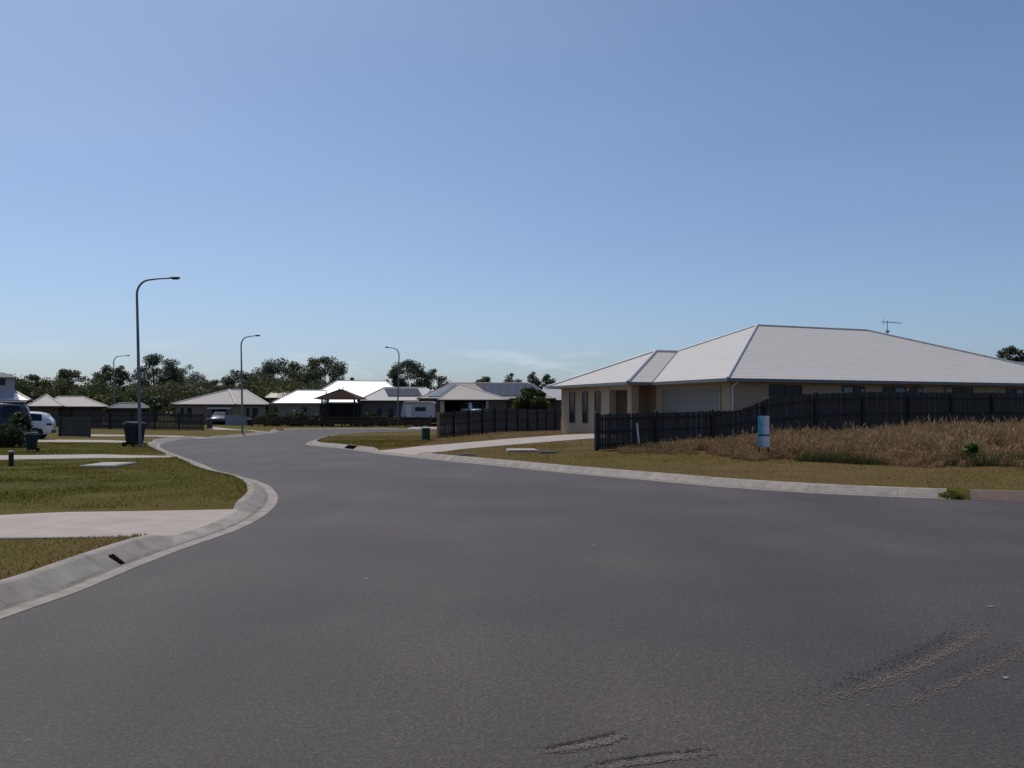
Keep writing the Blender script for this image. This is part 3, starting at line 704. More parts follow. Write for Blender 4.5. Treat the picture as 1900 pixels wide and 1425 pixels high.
# --- the grey-roofed house on the right
Gp = Vector((9.63, 41.6, 0)); ua = math.atan2(.40, .916)
hs = thing('house', 'large tan brick house with wide grey hip roof and garage on the right', 'house', Gp, ua)
zb, zw, ze, SL = .15, 2.98, 3.08, .427
mb = MB(); mb.prism([(0, 0), (0, 6.05), (1.25, 6.05), (1.25, 8.7), (-1.4, 8.7), (-1.4, 13.83), (24.3, 13.83), (24.3, 0)], zb, zw); mb.build('wall', M_BRICK, hs)
mb = MB(); W2 = 7.5; rzh = ze+W2*SL
ln = hip(mb, -.5, 24.9, -.5, 14.5, ze, (7., 7.), (14.7, 7.), rzh)
soffit(mb, -.5, 24.9, -.5, 14.5, ze-.09)
rf = mb.build('roof', M_R_GREY, hs)
caps(ln, .07).build('ridge_cap', M_CAP, rf)
wz = ze+4.365*SL
mb = MB(); A_, B_, C_, D_ = (-1.9, 5.6, ze), (-.5, 5.6, ze), (-.5, 14.33, ze), (-1.9, 14.33, ze); P_, Q_ = (2.465, 9.965, wz), (3.865, 9.965, wz)
mb.add([A_, B_, C_, D_, P_, Q_], [(0, 1, 5, 4), (3, 0, 4), (2, 3, 4, 5)]); soffit(mb, -1.9, -.5, 5.6, 14.33, ze-.085)
wr = mb.build('roof', M_R_GREY, hs); caps([(A_, P_), (D_, P_), (P_, Q_)], .085).build('ridge_cap', M_CAP, wr)
caps([(B_, Q_), (C_, Q_)], .04, .0).build('valley_flashing', M_GUT, wr)
mb = MB(); mb.box(-.62, -.5, -.62, 5.59, ze-.14, ze+.006); mb.box(-2.02, -1.9, 5.48, 14.45, ze-.14, ze+.006); mb.box(-1.898, -.62, 5.48, 5.6, ze-.14, ze+.004)
mb.box(-.498, 25.02, -.62, -.5, ze-.14, ze+.006); mb.box(24.9, 25.02, -.498, 14.6, ze-.14, ze+.004); mb.box(-1.898, 24.9, 14.48, 14.6, ze-.14, ze+.004)
mb.build('gutter', M_GUT, hs)
mb = MB(); mb.box(-1.4, -.98, 6.1, 6.5, zb, zw-.002); mb.build('pillar', M_BRICK, hs)
mb = MB(); mb.box(-1.43, -1.02, 8.28, 8.698, zb, zw-.002); mb.build('pillar', M_RENDER, hs)
mb = MB(); mb.box(-1.4, -1.2, 6.502, 8.278, zw-.25, zw-.004); mb.build('beam', M_RENDER, hs)
def vpix(px, u):   # facade pixel column -> v along the facade at offset u
    k = (px-950)/F; return (Gp.x+.916*u-k*(Gp.y+.40*u))/(.40+k*.916)
def upix(px):
    k = (px-950)/F; return (k*Gp.y-Gp.x)/(.916-k*.40)
for a, b in ((1057.5, 1067), (1081.5, 1091), (1104.5, 1114.5)):
    v0, v1 = sorted((vpix(a, -1.4), vpix(b, -1.4))); window(hs, v0, v1, 1.02, 2.72, -1.4, 'x', -1, 0, fw=.04)
v0, v1 = sorted((vpix(1230, 0), vpix(1336, 0))); mb = MB(); mb.box(-.035, 0, v0, v1, .4, 2.72); gd = mb.build('garage_door', M_GDOOR, hs)
mb = MB(); mb.box(-.06, 0, v0-.07, v0, .4, 2.79); mb.box(-.06, 0, v1, v1+.07, .4, 2.79); mb.box(-.058, 0, v0, v1, 2.72, 2.79); mb.build('door_frame', M_RENDER, gd)
mb = MB(); mb.box(1.2, 1.25, 6.25, 7.25, .45, 2.6); fd = mb.build('front_door', M_DOOR, hs); mb = MB(); mb.tube([(1.17, 7.12, 1.4), (1.17, 7.12, 1.55)], .015, 6); mb.build('handle', M_CAP, fd)
window(hs, 7.35, 7.75, .5, 2.6, 1.25, 'x', -1, 0)
for a, b, mul, bl in ((1427, 1487, 1, None), (1563, 1604, 1, (0, .45)), (1638, 1680, 1, (.55, 1)), (1693, 1712, 0, (.5, 1)), (1766, 1804, 1, None), (1867, 1899, 1, (.6, 1))):
    window(hs, upix(a), upix(b), 2.3, 2.84, 0, 'y', -1, mul, blind=bl)
for px, r_ in ((1356.5, .045), (1690, .05), (1752, .04)):
    u_ = upix(px)+(.03 if px < 1400 else 0); mb = MB(); mb.tube([(u_, -.07, .4), (u_, -.07, 2.75), (u_, -.5, 2.95)], r_, 8); mb.build('downpipe', M_WHITE if px < 1400 else M_GUT, hs)
# aerial on the roof
k = (1648-950)/F; tA = (k*(Gp.y+6.41)-(Gp.x-2.8))/(.916-k*.40)
ax = tA; az0 = rzh-.95
mb = MB(); mb.tube([(ax, 7, az0-.4), (ax, 7, rzh+.62)], .022, 6)
for i, (dx, l) in enumerate(((-.25, .32), (.0, .30), (.2, .26), (.45, .24), (.7, .22), (.95, .2))):
    mb.tube([(ax+dx, 7-l, rzh+.55), (ax+dx, 7+l, rzh+.55)], .009, 5)
mb.tube([(ax-.4, 7, rzh+.55), (ax+1.05, 7, rzh+.5)], .014, 6); mb.tube([(ax-.3, 7, rzh+.38), (ax-.3, 7, rzh+.72)], .012, 5)
mb.box(ax-.07, ax+.07, 6.93, 7.07, rzh-.08, rzh+.06)
mb.build('aerial', M_GUT, hs)

def simple_house(label, L, Rr, Yf, depth, eave_py, ridge_px, ridge_py, wall, roof, cap, gut, over=.5, ridge_depth=None, name='house', turn=True):
    """rectangular hip-roofed house whose front faces the viewer; L, Rr eave corner pixels"""
    cp = (L+Rr)/2; th = math.atan((cp-950)/F) if turn else 0.; ct = math.cos(th); cx = at(cp, 765, Yf).x
    def lx(px, yl=.5): return (px-cp)/F*(Yf+yl*ct)*ct
    z0 = H(cx, Yf+1)
    def lz(py, yl=.5): return at(950, py, Yf+yl*ct).z-z0
    h = thing(name, label, 'house', (cx, Yf, z0), -th); w = lx(Rr, 0); yr = ridge_depth or depth/2; ze_, zr_ = lz(eave_py, 0), lz(ridge_py, yr)
    mb = MB(); mb.prism([(-w+over, over), (w-over, over), (w-over, depth-over), (-w+over, depth-over)], -.5, ze_-.06); mb.build('wall', wall, h)
    mb = MB(); ln = hip(mb, -w, w, 0, depth, ze_, (max(-w+.3, lx(ridge_px[0], yr)), yr), (min(w-.3, lx(ridge_px[1], yr)), yr), zr_); soffit(mb, -w, w, 0, depth, ze_-.05)
    rf = mb.build('roof', roof, h); caps(ln, .09).build('ridge_cap', cap, rf); gutters(-w, w, 0, depth, ze_).build('gutter', gut, h)
    return h, lx, lz, w, ze_, zr_
def wing(h, lx, lz, L, Rr, y0, y1, eave_py, ridge, ridge_py, ridge_y, roof, cap, gut, wall, over=.5):
    """a second hip roof on the same house, at local depths y0..y1; ridge px ends along x, or one px for a ridge along y"""
    x0, x1 = lx(L, y0), lx(Rr, y0); ze_, zr_ = lz(eave_py, y0), lz(ridge_py, ridge_y[0])
    ra = (lx(ridge[0], ridge_y[0]), ridge_y[0]); rb = (lx(ridge[1], ridge_y[0])+.01, ridge_y[1])
    mb = MB(); ln = hip(mb, x0, x1, y0, y1, ze_, ra, rb, zr_); soffit(mb, x0, x1, y0, y1, ze_-.05); wr = mb.build('roof', roof, h)
    caps(ln, .08).build('ridge_cap', cap, wr); gutters(x0, x1, y0, y1, ze_).build('gutter', gut, h)
    if wall: mb = MB(); mb.box(x0+over, x1-over, y0+over, y1-over, -.5, ze_-.06); mb.build('wall', wall, h)
    return x0, x1, ze_, zr_
def box_part(par, name, mat, x0, x1, y0, y1, z0, z1, bevel=0.):
    mb = MB(); mb.box(x0, x1, y0, y1, z0, z1); return mb.build(name, mat, par, bevel)
# --- tan hip-roofed house left of centre
def panel_on(h, par, f0, f1, t0, t1, y_e, y_r, ze_, zr_, xl, xr, mat=None):
    """array lying on a front slope, 40 mm above it"""
    mb = MB(); dz = (zr_-ze_)/(y_r-y_e); up = Vector((0, -dz, 1)).normalized()
    def P(x, t): return Vector((x, y_e+(y_r-y_e)*t, ze_+(zr_-ze_)*t))
    lo = [P(xl, t0), P(xr, t0), P(xr+f1, t1), P(xl+f0, t1)]; vs_ = [p+up*.04 for p in lo]+[p+up*.09 for p in lo]
    mb.add(vs_, [(3, 2, 1, 0), (4, 5, 6, 7), (0, 1, 5, 4), (1, 2, 6, 5), (2, 3, 7, 6), (3, 0, 4, 7)]); return mb.build('solar_panel', mat or M_PANEL, par)
h, lx, lz, w, ze_, zr_ = simple_house('tan brick house with pale hip roof behind the second lamp', 318, 501, 115, 11, 750, (424, 456), 723.5, M_BRICK_F, M_R_TAN, M_CAP, M_GUT_D)
for a, b in ((336, 342), (348, 356), (457, 463), (469, 479)): window(h, lx(a), lx(b), lz(776), lz(757), .5, mullions=0)
box_part(h, 'garage_opening', M_OPEN, lx(393), lx(420), .44, .5, -.2, lz(758))
box_part(h, 'pillar', M_BRICK_D, lx(399.5), lx(404), .35, .44, -.2, lz(757))
box_part(h, 'portico_beam', M_WHITE, lx(384), lx(428), .1, .3, lz(759), lz(756))
mb = MB(); q0 = Vector((lx(437, 0), .05, ze_)); q1 = Vector((lx(425, 5), 4.6, zr_-.12)); mb.tube([q0+Vector((0, 0, .05)), q1+Vector((0, 0, .12))], .09, 8); mb.build('ridge_cap', M_CAP, h)
# --- big white-roofed house
h, lx, lz, w, ze_, zr_ = simple_house('wide house with glaring white metal hip roof', 560, 768, 121, 14, 746, (625, 715), 707, M_BRICK_D, M_R_WHITE, M_WHITE, M_WHITE, ridge_depth=7)
wing(h, lx, lz, 507, 600, -3, 6, 747.5, (552, 606), 725, (1.5, 1.5), M_R_WHITE, M_WHITE, M_WHITE, M_CREAM)
for a_, b_ in ((512, 517), (560, 570)): window(h, lx(a_, -2.5), lx(b_, -2.5), .9, 2.1, -2.5, mullions=0)
box_part(h, 'patio_opening', M_OPEN, lx(606), lx(662), .42, .5, .1, 2.5)
# --- cream-roofed house further back
simple_house('house with low cream roof behind the white roofed house', 492, 620, 138, 10, 738, (505, 600), 728.5, M_BRICK_D, M_R_CREAM, M_R_CREAM, M_GUT_D)
# --- grey-walled house with a solar array
h, lx, lz, w, ze_, zr_ = simple_house('grey walled house with a solar array across its hip roof', 664, 800, 113, 10, 743, (713, 790), 719.5, M_WGREY, M_R_GREY, M_CAP, M_GUT_D)
for a_, b_ in ((700, 708), (722, 730)): window(h, lx(a_), lx(b_), .7, 2.0, .5, mullions=1)
panel_on(h, h, -.5, -.45, .3, .9, 0, 5, ze_, zr_, lx(720), lx(784))
# --- carport house
h, lx, lz, w, ze_, zr_ = simple_house('house with dark open carport and solar panels on two roof slopes', 775, 1030, 111, 15, 739, (836, 978), 711, M_BRICK_D, M_R_TAND, M_CAP_T, M_GUT_D, ridge_depth=8, turn=False)
x0, x1, zc, zt_ = wing(h, lx, lz, 814, 948, -5.5, 3.5, 741.5, (851, 851), 713, (-.8, 2.5), M_R_TAN, M_CAP_T, M_GUT_D, None); zc -= .08
box_part(h, 'pillar', M_RENDER, x0+.3, x0+.75, -5.2, -4.75, -.4, zc); box_part(h, 'pillar', M_RENDER, x0+5.4, x0+5.75, -5.2, -4.85, -.4, zc)
box_part(h, 'wall', M_BRICK_D, x0+5.8, x1-.4, -5.1, .4, -.4, zc)
box_part(h, 'carport_back', M_OPEN, x0+.4, x0+5.79, .2, .45, -.4, zc)
box_part(h, 'wall', M_BRICK_D, x0+.35, x0+.55, -4.7, .19, -.4, zc-.002)
panel_on(h, h, -2.2, -1.2, .12, .93, 0, 8, ze_, zr_, lx(912, 1), lx(1012, 1))
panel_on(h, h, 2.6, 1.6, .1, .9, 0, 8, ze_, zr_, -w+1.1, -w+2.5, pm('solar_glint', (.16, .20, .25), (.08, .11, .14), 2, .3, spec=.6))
panel_on(h, h, 1.9, 1.2, .08, .6, 0, 8, ze_, zr_, -w+3.0, -w+3.9)
window(h, lx(965), lx(985), .8, 2.0, .5, mullions=1)
# --- grey roof peeping between carport house and the big house
simple_house('low grey roofed house peeping out left of the big grey roofed house', 1003, 1085, 112, 9, 742, (1004, 1075), 719, M_BRICK_D, roofmat('light_grey_roof', (.36, .36, .38), .6, .3), M_CAP, M_GUT_D)
# --- tan-roofed house at left
h, lx, lz, w, ze_, zr_ = simple_house('low house with dull tan hip roof left of the dark bin', 84, 201, 100, 10, 754, (108, 153), 736.5, M_BRICK_D, M_R_TAN, M_CAP_T, M_GUT_D, ridge_depth=5)
wing(h, lx, lz, 50, 118, -2, 7, 753.5, (87, 87), 733, (1.5, 3), M_R_TAN, M_CAP_T, M_GUT_D, M_BRICK_D)
window(h, lx(128), lx(136), .8, 2., .5, mullions=0); window(h, lx(168), lx(178), .8, 2., .5, mullions=0)
# --- house at the left edge: white lower roof, grey upper storey
h, lx, lz, w, ze_, zr_ = simple_house('house with sunlit white roof and grey upper storey at the left edge', -150, 59, 62, 9, 742, (-80, 28), 725.5, M_BRICK_D, M_R_WHITE, M_WHITE, M_GUT_R, ridge_depth=4)
ux0, ux1 = lx(-110, 1.2), lx(27.5, 1.2); uz = lz(700, 1.2)
mb = MB(); mb.box(ux0, ux1, 1.2, 5.6, ze_-.1, uz); mb.build('upper_wall', M_WGREY_L, h)
window(h, lx(-12, 1.2), lx(10, 1.2), lz(714, 1.2), lz(702, 1.2), 1.2, mullions=0)
mb = MB(); hip(mb, ux0-.3, ux1+.12, .8, 6., uz+.02, (lx(-70, 3.4), 3.4), (lx(6, 3.4), 3.4), lz(690, 3.4)); soffit(mb, ux0-.3, ux1+.12, .8, 6., uz); mb.build('roof', M_R_DARK, h)
window(h, lx(20), lx(36), .8, 2.0, .5, mullions=0)
# --- dark shed behind the left fence
h, lx, lz, w, ze_, zr_ = simple_house('dark shed with dull grey roof behind the paling fence by the nearest lamp', 198, 278, 96, 7, 757, (222, 262), 748.5, pm('dark_cladding', (.05, .045, .045), (.035, .03, .03), 3, .8), roofmat('dull_grey_roof', (.10, .095, .10), .7), M_GUT, M_GUT_D, name='shed', over=.25)
h['category'] = 'shed'
# --- house roof just showing behind the far right of the grey roof
simple_house('house with dark grey roof showing at the right edge behind the grey roof', 1862, 2060, 78, 10, 690, (1885, 2000), 672, M_BRICK_D, roofmat('slate_roof', (.16, .16, .17), .6), M_GUT, M_GUT_D)

# ------------------------------------------------------------------ fences
def fence(label, pts, hts, bay, mat, post_mat, pal_w=.10, gap=.012, rail_side=-1, post_extra=.05, post_cap=None, name='paling_fence', hidden_gap=0., jig=.02, end_post=None):
    """palings run along the world polyline pts (x,y) with top height hts at each point"""
    P = np.array(pts, float); s = np.concatenate([[0], np.cumsum(np.linalg.norm(np.diff(P, axis=0), axis=1))]); Lt = s[-1]
    def pos(t): return np.interp(t, s, P[:, 0]), np.interp(t, s, P[:, 1]), np.interp(t, s, hts)
    x0, y0, _ = pos(0); t = thing(name, label, 'fence', (x0, y0, H(x0, y0)))
    o = t.location.copy(); nb = max(1, round(Lt/bay))
    def W(x, y, z): return (x-o.x, y-o.y, z-o.z)
    for i in range(nb+1):
        q = Lt*i/nb; x, y, ht = pos(q); x2, y2, _ = pos(min(Lt, q+.05)); x1_, y1_, _ = pos(max(0, q-.05)); d = Vector((x2-x1_, y2-y1_, 0)).normalized(); nn = Vector((-d.y, d.x, 0))*(rail_side*.07)
        z = H(x, y); mb = MB(); pw = .1 if i else .12
        a = Vector((x, y, z-.2))+nn; b = Vector((x, y, z+ht+post_extra))+nn; mb.bar(Vector(W(*a)), Vector(W(*b)), pw, pw, d)
        po = mb.build('post', end_post if (i == 0 and end_post) else post_mat, t)
        if end_post and i == 0: po['label'] = 'pale bare timber end post'
        if post_cap:
            mb = MB(); mb.tube([Vector(W(*b)), Vector(W(*(b+Vector((0, 0, .05)))))], [.055, .03], 8); mb.build('cap', post_cap, po)
    for i in range(nb):
        q0, q1 = Lt*i/nb, Lt*(i+1)/nb; n = max(2, int((q1-q0)/(pal_w+gap))); mb = MB(); rl = MB()
        for k in range(n):
            c = q0+(q1-q0)*(k+.5)/n; x, y, ht = pos(c); xa, ya, _ = pos(c-.01 if c > .01 else c); xb, yb, _ = pos(c+.01); d = Vector((xb-xa, yb-ya, 0)).normalized()
            z = H(x, y); j = random.uniform(-jig, jig); tw = random.uniform(-.012, .012)
            n_off = Vector((-d.y, d.x, 0))*random.uniform(-.004, .004)
            mb.bar(Vector(W(x, y, z+.03))+n_off, Vector(W(x, y, z+ht+j))+n_off+d*tw, pal_w*random.uniform(.94, 1.0), .018, (-d.y, d.x, 0))
        pn = mb.build('paling_panel', mat, t)
        for f in (.16, .52, .86):
            xa, ya, ha = pos(q0); xb, yb, hb = pos(q1); d = Vector((xb-xa, yb-ya, 0)).normalized(); nn = Vector((-d.y, d.x, 0))*(rail_side*.035)
            rl.bar(Vector(W(xa, ya, H(xa, ya)+ha*f))+nn, Vector(W(xb, yb, H(xb, yb)+hb*f))+nn, .035, .075, (0, 0, 1))
        rl.build('rail', post_mat, pn)
    return t
M_PAL = pm('dark_palings', (.056, .053, .053), (.03, .029, .03), 3, .85, stretch=(6, 6, .6), lo=.3, hi=.7)
M_PAL2 = pm('weathered_palings', (.10, .09, .08), (.05, .044, .04), 3, .85, stretch=(6, 6, .6), lo=.3, hi=.7)
M_PAL3 = pm('grey_palings', (.10, .095, .09), (.06, .056, .054), 3, .85, stretch=(6, 6, .6))
M_POST = pm('dark_posts', (.036, .033, .033), (.025, .023, .023), 3, .85)
M_POST_P = pm('pale_timber', (.34, .24, .155), (.27, .19, .12), 5, .8)
fdir = np.array([.916, .40]); f0 = np.array([2.92, 33.]); tpt = lambda t: tuple(f0+fdir*t)
fence('long dark paling fence, low at one end, beside the big grey roofed house',
      [tpt(0), tpt(6.1), tpt(8.0), tpt(16), tpt(23.6), tpt(34)], [1.27, 1.24, 1.80, 1.83, 1.86, 1.9], 2.45, M_PAL, M_POST, .1, .007, post_cap=pm('post_cap', (.12, .115, .12)))
# island fence in front of the carport house
A = gp(811, 813); Bq = gp(1039, 800)
fence('dark gapped paling fence on the verge in front of the carport house', [(A.x, A.y), ((A.x+Bq.x)/2, (A.y+Bq.y)/2), (Bq.x, Bq.y), (Bq.x+3, Bq.y+.5)], [1.42, 1.62, 1.78, 1.8], 2.3, M_PAL2, M_POST, .092, .04, end_post=M_POST_P)
# fences at left
A = at(278, 765, 84); Bq = at(378, 765, 84); A0 = at(164, 765, 86)
fence('weathered brown paling fence from behind the dark bin to the tan house drive', [(Bq.x, 84), (A.x, 84.5), (A0.x, 86)], [1.5, 1.56, 1.5], 2.4, M_PAL2, M_POST, .1, .02, rail_side=1, end_post=pm('red_brown_post', (.10, .045, .03)))
A = at(98, 765, 57.5); Bq = at(168, 765, 57.5)
fence('short grey paling fence panel right of the white hatchback', [(Bq.x, 57.5), (A.x, 58.5)], [1.22, 1.22], 2.3, M_PAL3, M_PAL3, .1, .006, rail_side=1)
# post-and-rail fence across the far street
M_RAIL = pm('brown_rails', (.085, .045, .03), (.055, .03, .022), 3, .8)
xs = [at(px, 765, 105.5).x for px in (468, 800)]; t = thing('rail_fence', 'low dark brown post and rail fence along the far street', 'fence', (xs[0], 105.5, H(xs[0], 105.5)))
n = 14; z0 = t.location.z
for i in range(n+1):
    x = (xs[1]-xs[0])*i/n; z = H(xs[0]+x, 105.5)-z0; mb = MB(); mb.box(x-.07, x+.07, -.07, .07, z-.2, z+1.22); mb.build('post', M_RAIL, t)
for zz in (.36, .66, 1.02):
    mb = MB(); mb.bar((0, -.09, zz), (xs[1]-xs[0], -.09, zz+H(xs[1], 105.5)-z0), .05, .2 if zz < 1 else .12, (0, 0, 1)); mb.build('rail', M_RAIL, t)
# hedge growing along the rail fence
for i, (px, w_, h_, m_) in enumerate(((545, 60, 33, M_DARK), (598, 34, 26, M_DARK), (690, 30, 34, M_MID), (716, 36, 24, M_DARK), (505, 40, 26, M_MID))):
    shrub(px, 795, 107.5+i*.3, w_, h_, ('dark shrub behind the far rail fence, left of the gazebo', 'small dark shrub beside the walking person', 'bright green shrub right of the gazebo', 'low dark shrub under the grey wall with solar roof', 'olive shrub at the left end of the far rail fence')[i], 60+i, m_, leaf=.28, n=900, lumps=12, group='shrubs along the far rail fence')

old = rng; rng = np.random.default_rng(88); xa, xb = at(476, 765, 107).x, at(742, 765, 107).x; z0 = H(xa, 107); t = thing('hedge', 'long low dark hedge running behind the far rail fence', 'hedge', (xa, 107, z0))
cs = [(rng.uniform(0, xb-xa), rng.uniform(-.3, .3), rng.uniform(.25, .95)) for _ in range(90)]; V, Fl, rn = leaf_cloud(cs, [.5]*90, [55]*90, .22, .8); V[:, 2] = np.clip(V[:, 2], .02, 1.5); link('foliage', np_mesh('foliage', V, Fl, M_DARK, False, {'rnd': rn}), t); rng = old
# ------------------------------------------------------------------ gazebo
M_SHING = roofmat('brown_shingles', (.036, .023, .018), .95, .05, .22)
a = at(583, 740, 107); b = at(668, 740, 107); ap = at(625, 723.5, 109.4); cx = (a.x+b.x)/2; z0 = H(cx, 109.4)
gz = thing('gazebo', 'open gazebo with dark brown shingled hip roof and horned ridge', 'gazebo', (cx, 109.4, z0)); w = (b.x-a.x)/2
mb = MB(); ln = hip(mb, -w, w, -w*.9, w*.9, a.z-z0, (-.22, 0), (.22, 0), ap.z-z0); soffit(mb, -w, w, -w*.9, w*.9, a.z-z0-.04); rf = mb.build('roof', M_SHING, gz)
caps(ln, .07).build('ridge_cap', M_GUT_R, rf)
mb = MB()
for s in (-1, 1): mb.tube([(s*.1, 0, ap.z-z0), (s*.28, 0, ap.z-z0+.25), (s*.3, 0, ap.z-z0+.4)], [.05, .05, .02], 6)
mb.build('finial', M_GUT_R, rf)
for sx in (-1, 1):
    for sy in (-1, 1): box_part(gz, 'post', M_POST, sx*(w-.75)-.09, sx*(w-.75)+.09, sy*w*.65-.09, sy*w*.65+.09, -.3, a.z-z0-.04)
box_part(gz, 'bench', M_RAIL, -w+.9, w-.9, w*.45, w*.62, .2, .48)

# ------------------------------------------------------------------ street lamps
M_POLE = pm('galvanised_pole', (.20, .205, .22), (.15, .155, .17), 2, .5, metal=.3, stretch=(4, 4, .6)); M_HEAD = pm('lamp_head', (.03, .032, .036), rough=.5)
M_LENS = pm('lamp_lens', (.25, .26, .27), rough=.2)
def lamp(label):
    t = thing('street_lamp', label, 'street lamp', group='curved arm street lamps')
    pts = [(-.0, 0, -.2), (-.08, 0, 2.5), (-.16, 0, 5), (-.235, 0, 7.12)]
    rr = [.085, .077, .066, .055]
    for k in range(1, 10):
        a = R(82)*k/9; pts.append((-.235+.62*(1-math.cos(a)), 0, 7.12+.68*math.sin(a))); rr.append(.055-.0012*k)
    mb = MB(); mb.tube(pts, rr, 10); mb.build('pole', M_POLE, t)
    mb = MB(); mb.tube([pts[-1], (.75, 0, 7.85), (1.3, 0, 7.875)], [.044, .038, .034], 8); mb.build('arm', M_POLE, t)
    mb = MB(); mb.tube([(1.22, 0, 7.87), (1.36, 0, 7.89), (1.5, 0, 7.9), (1.72, 0, 7.895), (1.79, 0, 7.89)], [.03, .075, .09, .08, .03], 10)
    for i, v in enumerate(mb.v): mb.v[i] = (v[0], v[1]*1.3, 7.885+(v[2]-7.885)*.62)
    hd = mb.build('lamp_head', M_HEAD, t); mb = MB(); mb.box(1.42, 1.7, -.07, .07, 7.815, 7.835); mb.build('lens', M_LENS, hd, .004)
    mb = MB(); mb.box(-.16, .16, -.16, .16, -.05, .04); mb.build('base_plate', M_POLE, t)
    return t
l1 = lamp('nearest and tallest looking street lamp, rising beside the dark wheelie bin')
p = gp(260, 829); l1.location = p
l1.scale = ((at(250, 516, p.y).z-p.z)/7.88,)*3
for px, py, Y, sc_, rot, lab in ((450, 808, 70, 624, -.5, 'second street lamp, standing in front of the tan hip roofed house'),
                           (213, 790, 112, 660, -.15, 'distant street lamp with only its arm above the left trees'),
                           (737, 793, 106, 646, math.pi+.95, 'distant street lamp facing the other way beside the solar roof')):
    c = copy_tree(l1); q = at(px, py, Y); zq = H(q.x, Y); c.location = (q.x, Y, zq); c.rotation_euler = (0, 0, rot); c.scale = ((at(px, sc_, Y).z-zq)/7.88,)*3; c['label'] = lab

# ------------------------------------------------------------------ bins, pillars, small street furniture
M_BIN = pm('bin_plastic', (.010, .013, .014), (.016, .02, .021), 3, .5); M_RUB = pm('rubber', (.015, .015, .016), rough=.8)
def wheelie(label, loc, rot, mat, lidmat, sc=1., group=None):
    t = thing('wheelie_bin', label, 'bin', loc, rot, group); t.scale = (sc,)*3
    mb = MB(); b0 = [(-.24, -.27), (.24, -.27), (.24, .22), (-.24, .22)]; b1 = [(-.3, -.36), (.3, -.36), (.3, .34), (-.3, .34)]
    vs_ = [(x, y, .08) for x, y in b0]+[(x, y, .95) for x, y in b1]; mb.add(vs_, [(0, 3, 2, 1), (4, 5, 6, 7), (0, 1, 5, 4), (1, 2, 6, 5), (2, 3, 7, 6), (3, 0, 4, 7)])
    mb.box(-.32, .32, -.385, -.355, .86, .96); mb.build('body', mat, t, .02)
    mb = MB(); mb.add([(-.32, -.4, .965), (.32, -.4, .965), (.32, .36, 1.0), (-.32, .36, 1.0), (-.29, -.33, 1.05), (.29, -.33, 1.05), (.29, .30, 1.07), (-.29, .30, 1.07)],
           [(0, 3, 2, 1), (4, 5, 6, 7), (0, 1, 5, 4), (1, 2, 6, 5), (2, 3, 7, 6), (3, 0, 4, 7)]); mb.build('lid', lidmat, t, .015)
    mb = MB(); mb.tube([(-.25, .42, .97), (.25, .42, .97)], .018, 8); mb.tube([(-.25, .33, .95), (-.25, .42, .97)], .016, 6); mb.tube([(.25, .33, .95), (.25, .42, .97)], .016, 6); mb.build('handle', mat, t)
    for s in (-1, 1):
        mb = MB(); mb.tube([(s*.22, .3, .1), (s*.3, .3, .1)], .1, 16); mb.build('wheel', M_RUB, t)
    return t
p = gp(249, 828.5); wheelie('dark wheelie bin standing beside the nearest street lamp', p, R(70), M_BIN, pm('bin_lid', (.05, .055, .055), rough=.35))
p = at(389, 796, 92); wheelie('blue grey bin at the end of the weathered brown fence', (p.x, 92, H(p.x, 92)), R(20), pm('bin_blue', (.05, .065, .08), rough=.5), pm('bin_blue_lid', (.07, .09, .11), rough=.4), .95)
p = at(463, 789, 108); wheelie('small dark bin near the pale low panel fence', (p.x, 108, H(p.x, 108)), 0, M_BIN, M_BIN, .75)
p = gp(59, 837); bt = wheelie('dark teal bin with pale stickers at the end of the hedge', p, R(-60), pm('bin_teal', (.008, .028, .03), (.007, .022, .024), 3, .5), pm('bin_teal_lid', (.05, .085, .09), rough=.4), .64)
mb = MB(); mb.box(-.14, .14, -.36, -.352, .62, .76); mb.build('sticker', M_WHITE, bt); mb = MB(); mb.box(-.14, .12, -.335, -.327, .36, .48); mb.build('sticker', pm('sticker_yellow', (.5, .42, .14)), bt)
# small dark bollard with a pale cap on the left lawn
p = gp(20.5, 865); t = thing('bollard', 'short dark bollard with pale cap on the left lawn', 'bollard', p)
mb = MB(); mb.tube([(0, 0, -.05), (0, 0, .36)], .065, 12); mb.build('post', M_BIN, t); mb = MB(); mb.tube([(0, 0, .361), (0, 0, .395), (0, 0, .42)], [.085, .08, .03], 12); mb.build('cap', pm('bollard_cap', (.25, .27, .28), rough=.5), t)
# concrete pit lids and painted shadow slabs
def pit(label, px0, px1, py0, py1, mat, name='pit_cover', h_=.05, group=None, cat='pit cover'):
    a = gp(px0, py1); b = gp(px1, py1); c = gp((px0+px1)/2, py0); cx = (a.x+b.x)/2; w = (b.x-a.x)/2; dp = max(.5, c.y-a.y); z = H(cx, a.y+dp/2)
    t = thing(name, label, cat, (cx, a.y+dp/2, z), R(3), group)
    mb = MB(); mb.box(-w, w, -dp/2, dp/2, -.1, h_); mb.build('frame', mat, t, .01); mb = MB(); mb.box(-w+.06, w-.06, -dp/2+.06, dp/2-.06, h_, h_+.014); mb.build('lid', mat, t, .005)
    return t
M_PIT = pm('pit_concrete', (.38, .35, .31), (.29, .265, .235), 5, .8, bump=.2, bscale=40)
pit('pale concrete pit cover set in the left lawn', 142, 211, 861, 867.5, M_PIT)
pit('pale concrete pit cover on the right verge beside the painted shadow slab', 940, 998, 834.5, 839.5, M_PIT)
pit('painted shadow slab beside the pale pit cover on the right verge', 1000, 1037, 837, 841, pm('shadow_patch', (.03, .027, .025), rough=.6), 'pit_shadow', .02)  # dark slab painted as the shadow cast by the pale cover
pit('small painted shadow slab in the verge near the driveway mouth', 850, 884, 842.5, 845.5, pm('shadow_patch', (.03, .027, .025)), 'pit_shadow', .02)  # another dark slab standing for a shadow on the verge
